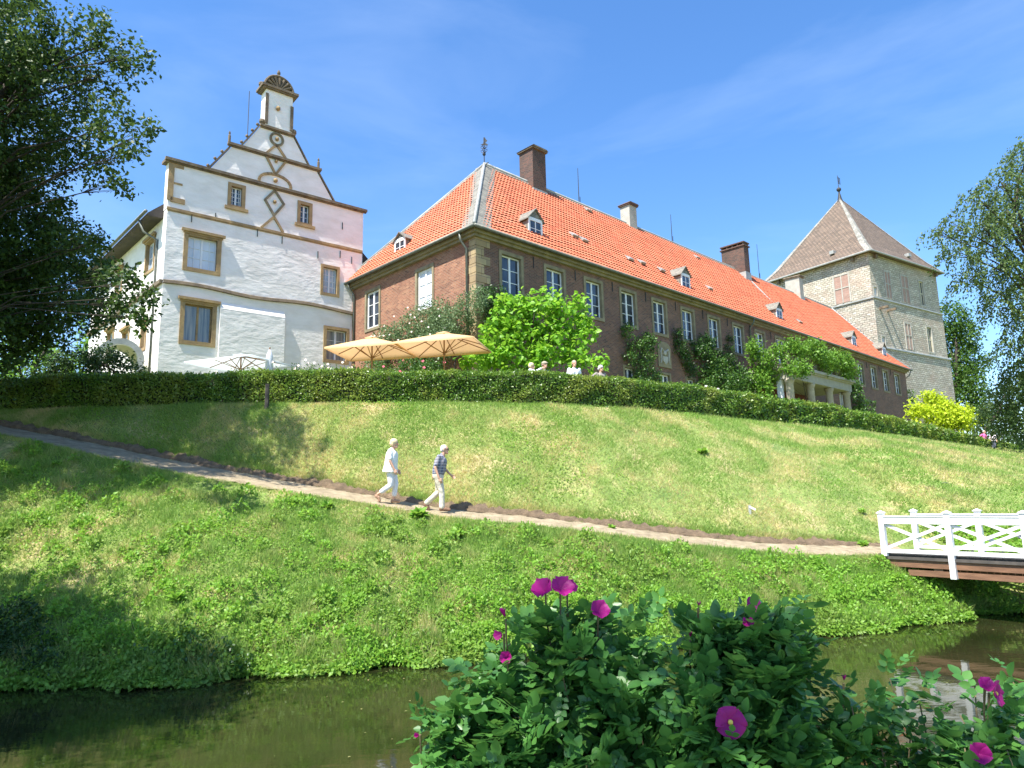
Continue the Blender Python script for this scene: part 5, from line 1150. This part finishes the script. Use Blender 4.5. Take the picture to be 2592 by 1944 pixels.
# ------------------------------------------------------------------ white footbridge
n0 = np.array([9.45, 18.35]); bd = az(142)[:2]; bs_ = az(52)[:2]
br = empty('footbridge', (n0[0], n0[1], 1.45), R_(90-142), 'white wooden footbridge with crossed rails over the moat at the right edge', 'bridge')
BL, BW, SP = 12.4, 1.9, 1.55
for side, y in ((0, 0), (1, BW)):
    for i in range(9):
        x = i*SP; k = MB(); zb = -.05 if i == 0 else -.52
        k.box(x-.065, x+.065, y-.065, y+.065, zb, 1.02)
        p = k.build('post', M_white, br, bevel=.006)
        k = MB(); k.box(x-.085, x+.085, y-.085, y+.085, 1.021, 1.045); k.add([(x-.08, y-.08, 1.046), (x+.08, y-.08, 1.046), (x+.08, y+.08, 1.046), (x-.08, y+.08, 1.046), (x, y, 1.095)], [(0, 1, 4), (1, 2, 4), (2, 3, 4), (3, 0, 4), (3, 2, 1, 0)]); k.build('post_cap', M_white, p)
    for i in range(8):
        x0, x1 = i*SP+.066, (i+1)*SP-.066
        k = MB(); k.box(x0, x1, y-.045, y+.045, .76, .93); k.box(x0, x1, y-.06, y+.06, .931, .96); k.build('top_rail', M_white, br)
        k = MB(); k.box(x0, x1, y-.035, y+.035, .04, .13); k.build('bottom_rail', M_white, br)
        for (za, zc_, oy) in ((.15, .74, -.018), (.74, .15, .018)):
            k = MB(); k.bar((x0, y+oy, za), (x1, y+oy, zc_), .034, .075); k.build('cross_brace', M_white, br)
k = MB()
for i in range(88): k.box(-.2+i*.145, -.2+i*.145+.135, .07, BW-.07, -.05, .0)
k.build('deck', M_wood_dark, br)
k = MB(); k.box(-.1, BL, -.02, .066, -.12, -.051); k.build('deck_edge', M_wood_dark, br)
for y in (0.0, BW-.12, BW/2-.06):
    k = MB(); k.box(.1, BL, y+.02, y+.14, -.30, -.121); k.build('beam', M_wood, br)
    k = MB(); k.box(.5, BL, y+.05, y+.14, -.50, -.36); k.build('beam', M_wood, br)
for x in (1.2, 6., 10.5): k = MB(); k.box(x-.1, x+.1, .05, BW-.05, -.36, -.301); k.build('crossbeam', M_wood, br)
for x in (4.6, 9.2):
    for y in (.3, BW-.3): k = MB(); k.tube([(x, y, -2.6), (x, y, -.36)], .1, 8); k.build('pile', M_wood_dark, br)

# ------------------------------------------------------------------ parasols
M_canvas = leafmat('ecru_canvas', [(.72, .48, .24), (.75, .51, .26)], .22, .8)
M_canvasw = leafmat('white_canvas', [(.62, .66, .70), (.64, .68, .72)], .3, .8)
def parasol(name, label, cx, cy, hw, hd, yaw, zr, zp, mat, group='square parasols on the terrace', polemat=M_pole):
    r = empty(name, (cx, cy, TZ), R_(yaw), label, 'parasol', group); zr -= TZ; zp -= TZ
    cs_ = [(-hw, -hd), (0, -hd), (hw, -hd), (hw, 0), (hw, hd), (0, hd), (-hw, hd), (-hw, 0)]
    v = []; f = []
    NR = 5
    for j in range(NR+1):
        t = .14+.86*j/NR
        for (a, b_) in cs_: v.append((a*t, b_*t, zp-(zp-zr)*t-.05*sin(pi*t)*0))
    for j in range(NR):
        for i in range(8): f.append((j*8+i, j*8+(i+1) % 8, (j+1)*8+(i+1) % 8, (j+1)*8+i))
    nb = len(v)
    for (a, b_) in cs_: v.append((a*1.0, b_*1.0, zr-.07))
    for i in range(8): f.append((NR*8+i, NR*8+(i+1) % 8, nb+(i+1) % 8, nb+i))
    c = npmesh('canopy', np.array(v), np.array(f), mat, r)
    v = [(0, 0, zp+.06)]+[(a*.17, b_*.17, zp-(zp-zr)*.17+.05) for a, b_ in cs_]; npmesh('vent_cap', np.array(v), np.array([(0, 1+i, 1+(i+1) % 8) for i in range(8)]), mat, c)
    k = MB(); k.tube([(0, 0, 0), (0, 0, zp)], .03, 8); k.build('pole', polemat, r)
    k = MB(); k.tube([(0, 0, zr-.30), (0, 0, zr-.18)], .055, 8); k.build('runner', polemat, r)
    for (a, b_) in cs_:
        k = MB(); k.bar((a*.03, b_*.03, zp-.06), (a*.98, b_*.98, zr-.015), .022, .03); rb = k.build('rib', polemat, r)
        k = MB(); k.bar((a*.02, b_*.02, zr-.24), (a*.5, b_*.5, zr+(zp-zr)*.5-.04), .02, .025); k.build('strut', polemat, rb)
    k = MB(); k.lathe([(.3, 0), (.3, .08), (.06, .1), (.05, .3)], (0, 0, 0), 12); k.build('foot', M_iron, r)
parasol('parasol', 'open ecru parasol, the left one of the pair, before the red brick wall', -5.35, 26.2, 1.38, 1.25, -9, 8.76, 9.33, M_canvas)
parasol('parasol', 'open ecru parasol, the right one of the pair, next to the lime green tree', -2.52, 25.62, 1.50, 1.35, -12, 8.76, 9.30, M_canvas)
parasol('parasol', 'open bluish white parasol before the white house', -11.05, 27.9, 1.62, 1.35, -20, 8.75, 9.12, M_canvasw)
r_ = empty('closed_parasol', tuple(at_y(681, 940, 27.2)[:2])+(TZ,), 0, 'closed and tied white parasol before the white house', 'parasol')
k = MB(); k.lathe([(.05, 1.0), (.13, 1.05), (.15, 1.4), (.12, 1.75), (.16, 2.15), (.13, 2.6), (.04, 2.85)], (0, 0, 0), 12); k.build('folded_canopy', M_canvasw, r_, smooth=True)
k = MB(); k.tube([(0, 0, 0), (0, 0, 2.95)], .028, 8); k.build('pole', M_pole, r_)
k = MB(); k.lathe([(.3, 0), (.3, .08), (.05, .1)], (0, 0, 0), 12); k.build('foot', M_iron, r_)

# ------------------------------------------------------------------ small things
# arched porch hood at the side wall of the white house
ra = empty('arched_porch', tuple(WO)+(TZ,), WR, 'small arched grey porch hood against the side wall of the white house', 'porch')
P = [(-1.0*cos(a), 3.5+1.0*sin(a)) for a in np.linspace(0, pi, 15)]; Q = [(.72*cos(a), 3.5+.72*sin(a)) for a in np.linspace(0, pi, 15)]
cm = lambda a, b_, d: (-1.25+d*0+SK*1.5+a, .9+d, b_)
k = MB(); k.prism(P+Q, lambda a, b_: cm(a, b_, 0), lambda a, b_: cm(a, b_, .25))
k.box(-2.36, -2.09, .9, 1.15, 0, 3.49); k.box(-.64, -.4, .9, 1.15, 0, 3.49); k.build('arch', M_lead, ra)
k = MB(); P2 = [(-1.02*cos(a), 3.5+1.02*sin(a)) for a in np.linspace(0, pi, 15)]; P3 = [(.96*cos(a), 3.5+.96*sin(a)) for a in np.linspace(0, pi, 15)]
k.prism(P2+P3, lambda a, b_: cm(a, b_, .26), lambda a, b_: cm(a, b_, 2.6)); k.build('vault', M_render, ra)
# little marker post on the slope
g_ = ground_hit(1899, 1303); r_ = empty('marker_post', tuple(g_), R_(-20), 'small grey marker post with a tilted plate on the slope above the path', 'post')
k = MB(); k.box(-.035, .035, -.02, .02, -.05, .27); k.build('stake', M_lead, r_); k = MB(); k.bar((.0, -.03, .22), (.16, -.03, .14), .02, .05); k.build('plate', M_frame, r_)
g_ = ground_hit(2392, 1228); k = MB(); k.add([(-.16, 0, .05), (0, -.05, .09), (.16, .02, .05), (.02, .1, .07)], [(0, 1, 2, 3)]); k.add([(-.16, 0, .045), (0, -.05, .085), (.16, .02, .045), (.02, .1, .065)], [(3, 2, 1, 0)])
o = k.build('paper_scrap', M_frame); o.location = tuple(g_); tag(o, 'white scrap of paper lying on the slope above the bridge', 'litter')
k = MB(); k.box(-.05, .05, -.05, .05, -.1, .75); o = k.build('wooden_stake', M_wood_dark); q = at_y(676, 1002, 21.3); o.location = (q[0], q[1], float(gz(q[0], q[1]))); tag(o, 'short weathered stake at the shaded foot of the hedge', 'stake')

# ------------------------------------------------------------------ people
def capsule(mb, a, b_, ra_, rb_, n=12, sq=1.):
    a = Vector(a); b_ = Vector(b_); d = (b_-a); l = d.length; d = d.normalized() if l > 1e-6 else Vector((0, 0, 1))
    pts = []; rad = []
    for t in (-1, -.8, -.45, 0): pts.append(a+d*ra_*t); rad.append(max(ra_*math.sqrt(max(0, 1-t*t)), 1e-3))
    for t in (.33, .66): pts.append(a+(b_-a)*t); rad.append(ra_+(rb_-ra_)*t)
    for t in (0, .45, .8, 1): pts.append(b_+d*rb_*t); rad.append(max(rb_*math.sqrt(max(0, 1-t*t)), 1e-3))
    mb.tube(pts, rad, n)
def remesh(mb, name, mat, parent, vox, smooth_it=2):
    o = mb.build(name+'_raw', mat, None, uv=False)
    m_ = o.modifiers.new('r', 'REMESH'); m_.mode = 'VOXEL'; m_.voxel_size = vox
    s_ = o.modifiers.new('s', 'SMOOTH'); s_.iterations = smooth_it; s_.factor = .5
    dg = bpy.context.evaluated_depsgraph_get(); dg.update()
    me = bpy.data.meshes.new_from_object(o.evaluated_get(dg)); me.name = name
    me.polygons.foreach_set('use_smooth', [True]*len(me.polygons)); me.materials.clear(); me.materials.append(mat)
    old = o.data; bpy.data.objects.remove(o); bpy.data.meshes.remove(old)
    r = bpy.data.objects.new(name, me); link(r, parent); return r
M_skin = simple('skin', (.62, .36, .25), (.55, .30, .20), .55, 4, 0)
def clothmat(name, c, c2=None): return simple(name, c, c2 or tuple(x*.88 for x in c), .9, 2.2, .9, .05, stretch=(1, 1, .6))
def check_mat():
    m, N, LL, b = newmat('blue_checked_cotton'); Lk = LL.new
    co = coord(N, Lk, 'Object'); sp = N.new('ShaderNodeSeparateXYZ'); Lk(co, sp.inputs[0]); outs = []
    for ax in ('X', 'Y', 'Z'):
        a = N.new('ShaderNodeMath'); a.operation = 'MULTIPLY'; a.inputs[1].default_value = 2*pi/.075; Lk(sp.outputs[ax], a.inputs[0])
        s_ = N.new('ShaderNodeMath'); s_.operation = 'SINE'; Lk(a.outputs[0], s_.inputs[0]); g_ = N.new('ShaderNodeMath'); g_.operation = 'GREATER_THAN'; g_.inputs[1].default_value = .35; Lk(s_.outputs[0], g_.inputs[0]); outs.append(g_.outputs[0])
    c = mixc(N, Lk, outs[2], (.055, .075, .15), (.26, .29, .38)); mx2 = N.new('ShaderNodeMath'); mx2.operation = 'MAXIMUM'; Lk(outs[0], mx2.inputs[0]); Lk(outs[1], mx2.inputs[1])
    ml = N.new('ShaderNodeMath'); ml.operation = 'MULTIPLY'; ml.inputs[1].default_value = .45; Lk(mx2.outputs[0], ml.inputs[0])
    Lk(mixc(N, Lk, ml.outputs[0], c, (.42, .36, .32)), b.inputs['Base Color']); b.inputs['Roughness'].default_value = .9; return m
def head(mb, c, s=1., yaw=0, pitch=0):
    """head centre c, facing +x turned by yaw"""
    Rm = Matrix.Rotation(yaw, 3, 'Z') @ Matrix.Rotation(pitch, 3, 'Y'); C_ = Vector(c)
    P_ = lambda x, y, z: C_+Rm @ Vector((x, y, z))*s
    mb.ball(P_(-.008, 0, .025), .092*s, 16, sc=(1.06, .86, 1.08)); capsule(mb, P_(.03, 0, -.045), P_(.055, 0, -.075), .058*s, .042*s)
    capsule(mb, P_(.088, 0, .012), P_(.108, 0, -.022), .010*s, .016*s, 8)      # nose
    capsule(mb, P_(.075, -.022, -.052), P_(.075, .022, -.052), .013*s, .013*s, 8)   # lips
    for sy in (-1, 1):
        capsule(mb, P_(-.005, sy*.078, .03), P_(-.012, sy*.082, -.015), .018*s, .013*s, 8)   # ears
        capsule(mb, P_(.078, sy*.018, .036), P_(.066, sy*.045, .032), .012*s, .010*s, 8)     # brows
    return P_
def hand(mb, w_, d, side, s=1., curl=.5, palm=(0, 1, 0)):
    """w_ wrist, d forward direction of the hand, palm normal"""
    w_ = Vector(w_); d = Vector(d).normalized(); pn = Vector(palm); pn = (pn-d*pn.dot(d)).normalized(); x = d.cross(pn)*side
    for o_ in (-.024, -.008, .008, .024): capsule(mb, w_+d*.015+x*o_*.7, w_+d*.085+x*o_*1.15, .015*s, .012*s, 8)
    for o_, l_ in ((-.031, .062), (-.010, .076), (.011, .072), (.031, .056)):
        a = w_+d*.09+x*o_; b_ = a+(d*cos(curl*.5)+pn*sin(curl*.5))*l_*.5; c_ = b_+(d*cos(curl*1.5)+pn*sin(curl*1.5))*l_*.55
        capsule(mb, a, b_, .0092*s, .0085*s, 8); capsule(mb, b_, c_, .0085*s, .0075*s, 8)
    a = w_+d*.03-x*.030; b_ = a+(d*.6-x*.7+pn*.35).normalized()*.038; capsule(mb, a, b_, .012*s, .010*s, 8); capsule(mb, b_, b_+(d*.9-x*.1+pn*.4).normalized()*.032, .010*s, .008*s, 8)
def eyes(P_, s, parent, mat=None):
    k = MB()
    for sy in (-1, 1): k.ball(tuple(P_(.083, sy*.032, .018)), .009*s, 8)
    k.build('eyes', M_iron, parent, uv=False)
def person(label, loc, yaw, J, top, bottom, hair, shoes, group=None, vox=.009, topm=None, extras=None, hairf=None, sleeves='short', build=1., pants='long', head_yaw=0, female=False):
    """J: joints in metres, x forward, y left; legs (hip, knee, ankle, toe) arms (shoulder, elbow, wrist, hand dir)"""
    r = empty('person', tuple(loc), yaw, label, 'person', group)
    b = MB(); pv, nk, hd = Vector(J['pelvis']), Vector(J['neck']), Vector(J['head'])
    ch = pv*.35+nk*.65
    sw = .165 if not female else .145; hw_ = .085 if not female else .095
    # trunk
    for sy in (-1, 1):
        capsule(b, pv+Vector((0, sy*hw_*.8, 0)), ch+Vector((0, sy*.07, 0)), .105*build, .115*build); capsule(b, ch+Vector((0, sy*.06, .02)), nk+Vector((-.01, sy*sw*.85, -.10)), .11*build, .062)
        capsule(b, pv+Vector((-.05*build, sy*.075, -.03)), pv+Vector((-.02, sy*.08, .05)), .085*build, .09)
    capsule(b, nk+Vector((0, 0, -.08)), hd+Vector((-.015, 0, -.03)), .062, .054)
    P_ = head(b, hd, 1., head_yaw)
    for side, key in ((1, 'L'), (-1, 'R')):
        h, kn, an, toe = map(Vector, J['leg'+key]); capsule(b, h, kn, .088*build, .056); capsule(b, kn, an, .054, .036); capsule(b, kn.lerp(an, .15)+Vector((-.015, 0, 0)), kn.lerp(an, .45), .052, .045)
        capsule(b, an+Vector((-.03, 0, -.045))+(Vector((0, 0, 0))), toe, .034, .026)
        sh, el, wr, hdn = map(Vector, J['arm'+key]); capsule(b, sh, el, .048, .038); capsule(b, el, wr, .037, .025); hand(b, wr, hdn, side, 1., .7, palm=(0, -side, 0))
    body = remesh(b, 'body', M_skin, r, vox, 1)
    eyes(P_, 1., r)
    # shirt
    t = MB(); g = .018
    lowz = J.get('hem', pv.z-.02)
    for sy in (-1, 1):
        capsule(t, Vector((pv.x, sy*hw_*.8, lowz+.10)), ch+Vector((0, sy*.07, 0)), .115*build+g, .118*build+g)
        if J.get('flare'): t.tube([(pv.x, sy*.05, pv.z+.25), (pv.x-.01, sy*.05, pv.z+.05), (pv.x-.03, sy*.05, lowz)], [.13*build, .15*build, .175*build], 14)
        capsule(t, ch+Vector((0, sy*.06, .02)), nk+Vector((-.01, sy*sw*.85, -.10)), .112*build+g, .068+g*.5)
    if J.get('belly'): t.ball((pv.x+.07, 0, pv.z+.16), .15, 14, sc=(.9, 1.05, 1.1))
    capsule(t, nk+Vector((-.01, 0, -.07)), nk+Vector((0, 0, -.01)), .09, .066)
    for key in 'LR':
        sh, el, wr, _ = map(Vector, J['arm'+key]); q = sh.lerp(el, .75) if sleeves == 'short' else el; capsule(t, sh, q, .062, .060)
        if sleeves == 'long': capsule(t, el, el.lerp(wr, .92), .055, .042)
    topo = remesh(t, 'shirt', top, r, vox*1.3, 3)
    if bottom:
        p_ = MB()
        for sy in (-1, 1): capsule(p_, pv+Vector((-.01, sy*hw_*.75, -.02)), pv+Vector((0, sy*hw_*.7, .07)), .122*build, .112*build)
        for key in 'LR':
            h, kn, an, toe = map(Vector, J['leg'+key]); e_ = an+(kn-an).normalized()*(.02 if pants == 'long' else .13)
            capsule(p_, h, kn, .105*build, .076); capsule(p_, kn, e_, .076, .068)
            if pants == 'long': capsule(p_, kn.lerp(e_, .6)+Vector((-.01, 0, 0)), e_+Vector((-.005, 0, 0)), .066, .074)
        remesh(p_, 'trousers', bottom, r, vox*1.3, 2)
    if shoes:
        for key in 'LR':
            _, kn, an, toe = map(Vector, J['leg'+key]); s_ = MB(); capsule(s_, an+Vector((-.04, 0, -.045)), an.lerp(toe, .5)+Vector((0, 0, -.012)), .047, .046); capsule(s_, an.lerp(toe, .4)+Vector((0, 0, -.015)), toe, .046, .038)
            remesh(s_, 'shoe', shoes, r, vox, 1)
    if hair:
        hmb = MB(); hairf(hmb, P_); remesh(hmb, 'hair', hair, r, vox, 1)
    if extras: extras(r, P_, J)
    return r
def hair_bob(mb, P_):
    mb.ball(P_(-.022, 0, .052), .104, 14, sc=(1.08, .98, .98)); capsule(mb, P_(-.07, -.04, .0), P_(-.07, .04, .0), .06, .06)
    for sy in (-1, 1): capsule(mb, P_(-.02, sy*.065, .05), P_(-.03, sy*.07, -.02), .045, .032)
def hair_short(mb, P_):
    mb.ball(P_(-.028, 0, .040), .096, 14, sc=(1.02, .97, 1.05)); capsule(mb, P_(-.075, -.03, -.01), P_(-.075, .03, -.01), .045, .045)
def hair_cap(mb, P_): hair_short(mb, P_)
def cap_extra(mat):
    def f(r, P_, J):
        k = MB(); k.ball(P_(-.01, 0, .062), .105, 14, sc=(1.1, .95, .75)); capsule(k, P_(.08, -.04, .07), P_(.08, .04, .07), .02, .02); capsule(k, P_(.12, -.03, .062), P_(.12, .03, .062), .018, .018); remesh(k, 'cap', mat, r, .009, 1)
    return f
def glasses(r, P_, J):
    k = MB()
    for sy in (-1, 1):
        k.ball(P_(.095, sy*.032, .02), .024, 10, sc=(.35, 1, .8)); k.tube([P_(.09, sy*.055, .025), P_(.0, sy*.085, .03)], .004, 5)
    k.tube([P_(.1, -.015, .022), P_(.1, .015, .022)], .004, 5); k.build('glasses', M_iron, r, uv=False)
hairblond = simple('blonde_hair', (.72, .58, .36), (.58, .44, .25), .6, 30, .4, .01)
hairgrey = simple('white_hair', (.66, .64, .60), (.5, .48, .45), .6, 30, .4, .01)
hairdk = simple('grey_brown_hair', (.34, .29, .24), (.2, .17, .14), .6, 30, .4, .01)
shoe_br = clothmat('brown_leather', (.20, .11, .07)); shoe_bg = clothmat('tan_leather', (.42, .25, .16))
c_white = clothmat('white_linen', (.86, .87, .83), (.80, .82, .78)); c_whitet = clothmat('white_trousers_cloth', (.80, .80, .84)); c_beige = clothmat('beige_chino', (.68, .62, .50), (.60, .54, .43))
# walkers, facing along the path to the right (slightly downhill)
wyaw = R_(-4)
gw = np.array([-3.25, 18.58, 0]); gw[2] = float(Pz(gw[0]))+.03
Jw = dict(pelvis=(0, 0, .93), neck=(.03, 0, 1.43), head=(.085, 0, 1.555), hem=.80, flare=.055,
          legL=((.0, .09, .9), (.10, .09, .50), (.05, .09, .10), (.20, .08, .035)), legR=((.0, -.09, .9), (.02, -.09, .47), (-.33, -.09, .24), (-.28, -.09, .07)),
          armL=((.01, .19, 1.36), (-.05, .23, 1.09), (.12, .22, .88), (.5, 0, -.8)), armR=((.01, -.19, 1.36), (.03, -.24, 1.09), (.14, -.22, .87), (.35, 0, -.9)))
person('woman in a white blouse and white trousers walking on the slope path', gw, wyaw, Jw, c_white, c_whitet, hairblond, shoe_bg, None, hairf=hair_bob, female=True, pants='crop', build=1.12)
gm = np.array([-1.98, 18.4, 0]); gm[2] = float(Pz(gm[0]))+.03
Jm = dict(pelvis=(0, 0, .93), neck=(.10, 0, 1.47), head=(.175, 0, 1.59), belly=1,
          legL=((.0, .09, .92), (-.02, .09, .50), (-.33, .09, .22), (-.27, .09, .06)), legR=((.0, -.09, .92), (.10, -.09, .50), (.11, -.09, .10), (.30, -.09, .04)),
          armL=((.06, .21, 1.40), (.12, .25, 1.12), (.30, .22, .93), (.8, 0, -.6)), armR=((.05, -.21, 1.40), (-.03, -.26, 1.12), (.06, -.25, .85), (.45, 0, -.9)))
person('white-haired man in a blue checked shirt and beige trousers walking on the slope path', gm, wyaw, Jm, check_mat(), c_beige, hairgrey, shoe_br, None, hairf=hair_short, extras=glasses, build=1.2)
def stand(px, py, D, label, yaw, top, hair, hf, h=1.68, pose=0, ex=None, group='people standing behind the hedge', bot=None, sl='short', female=False, hyaw=0):
    q = at_y(px, py, D); k_ = h/1.68
    J_ = dict(pelvis=(0, 0, .92), neck=(.02, 0, 1.42), head=(.05, 0, 1.555), legL=((0, .09, .9), (.01, .10, .48), (-.02, .10, .09), (.14, .11, .035)), legR=((0, -.09, .9), (.01, -.10, .48), (-.02, -.10, .09), (.14, -.11, .035)),
              armL=((0, .19, 1.36), (-.03, .25, 1.08), (.10, .22, .87), (.4, 0, -.9)), armR=((0, -.19, 1.36), (-.03, -.25, 1.08), (.10, -.22, .87), (.4, 0, -.9)))
    if pose == 1: J_['armR'] = ((0, -.19, 1.38), (.22, -.24, 1.30), (.44, -.22, 1.42), (1, 0, .1)); J_['armL'] = ((0, .19, 1.38), (.2, .2, 1.2), (.36, .10, 1.25), (1, 0, .2))
    if pose == 2: J_['armR'] = ((0, -.19, 1.36), (-.10, -.42, 1.17), (.06, -.22, 1.02), (.8, .6, 0)); J_['armL'] = ((0, .19, 1.36), (-.10, .42, 1.17), (.06, .22, 1.02), (.8, -.6, 0))
    z = float(gz(q[0], q[1]))
    o = person(label, (q[0], q[1], z), yaw, J_, top, bot or clothmat(label[:12]+'_cloth', (.12, .13, .18)), hair, shoe_br, group, .014, hairf=hf, extras=ex, sleeves=sl, female=female, head_yaw=hyaw)
    o.scale = (k_,)*3; return o
cw2 = clothmat('white_cotton', (.80, .82, .84)); cgr = clothmat('grey_cotton', (.20, .18, .17)); ctp = clothmat('taupe_cotton', (.30, .26, .23))
stand(1343, 930, 25.0, 'woman in white reaching her arm out behind the hedge, beside the man in the cap', R_(-10), cw2, hairblond, hair_bob, 1.64, 1, sl='long', female=True)
stand(1376, 930, 25.5, 'man in a beige cap and dark shirt behind the hedge', R_(-45), cgr, hairdk, hair_cap, 1.78, 0, cap_extra(clothmat('beige_cap_cloth', (.42, .36, .26))))
stand(1453, 930, 25.2, 'person in a white T-shirt with short fair hair behind the hedge', R_(-75), cw2, simple('fair_hair', (.42, .33, .24), (.3, .22, .15), .6, 30, .3), hair_short, 1.74, 0)
stand(1519, 930, 26.0, 'grey-haired person in sunglasses and taupe cardigan, hands on hips behind the hedge', R_(-60), ctp, hairgrey, hair_bob, 1.68, 2, glasses, female=True)
stand(1787, 980, 31.6, 'white-haired person in white seen over the hedge, left of two, before the ivy', R_(40), cw2, hairgrey, hair_bob, 1.70, 0)
stand(1818, 984, 32.0, 'white-haired person in grey seen over the hedge, right of two, by the ivy', R_(100), clothmat('pale_grey_cotton', (.45, .45, .5)), hairgrey, hair_short, 1.64, 0)
cpk = clothmat('pink_cotton', (.80, .16, .42), (.7, .12, .35)); cpk2 = clothmat('pale_pink_cotton', (.85, .72, .78))
stand(2492, 1110, 57.6, 'person in a pink top at the far end of the hedge, left of two', R_(-70), cpk, hairgrey, hair_short, 1.72, 2, group='people at the far end of the hedge')
stand(2514, 1114, 57.8, 'person in a pale pink top at the far end of the hedge, right of two', R_(-100), cpk2, hairdk, hair_short, 1.70, 0, group='people at the far end of the hedge')

# floating leaves and scum on the moat
n = 420; x = rng.uniform(-12, 13, n); y = rng.uniform(7.5, 16, n); k = (y < Sy(x)-.15) & (y > Ny(x)+.3) & ((vnoise(x, y, 1.2, 77) > .05) | (y > Sy(x)-.8)); x, y = x[k], y[k]; n = len(x)
v, f = inst(LEAF2, np.stack([x, y, np.full(n, .012)], 1), unit(rdir(n)*[1, 1, .02]), np.tile([0., 0, 1], (n, 1)), .045*rng.uniform(.5, 1.3, n))
tag(npmesh('floating_leaves', v, f, leafmat('floating_leaf', [(.20, .20, .07), (.28, .22, .10), (.14, .18, .05)], .1, .6)), 'small leaves and scum floating on the dark moat', 'floating leaves', None, 'stuff')
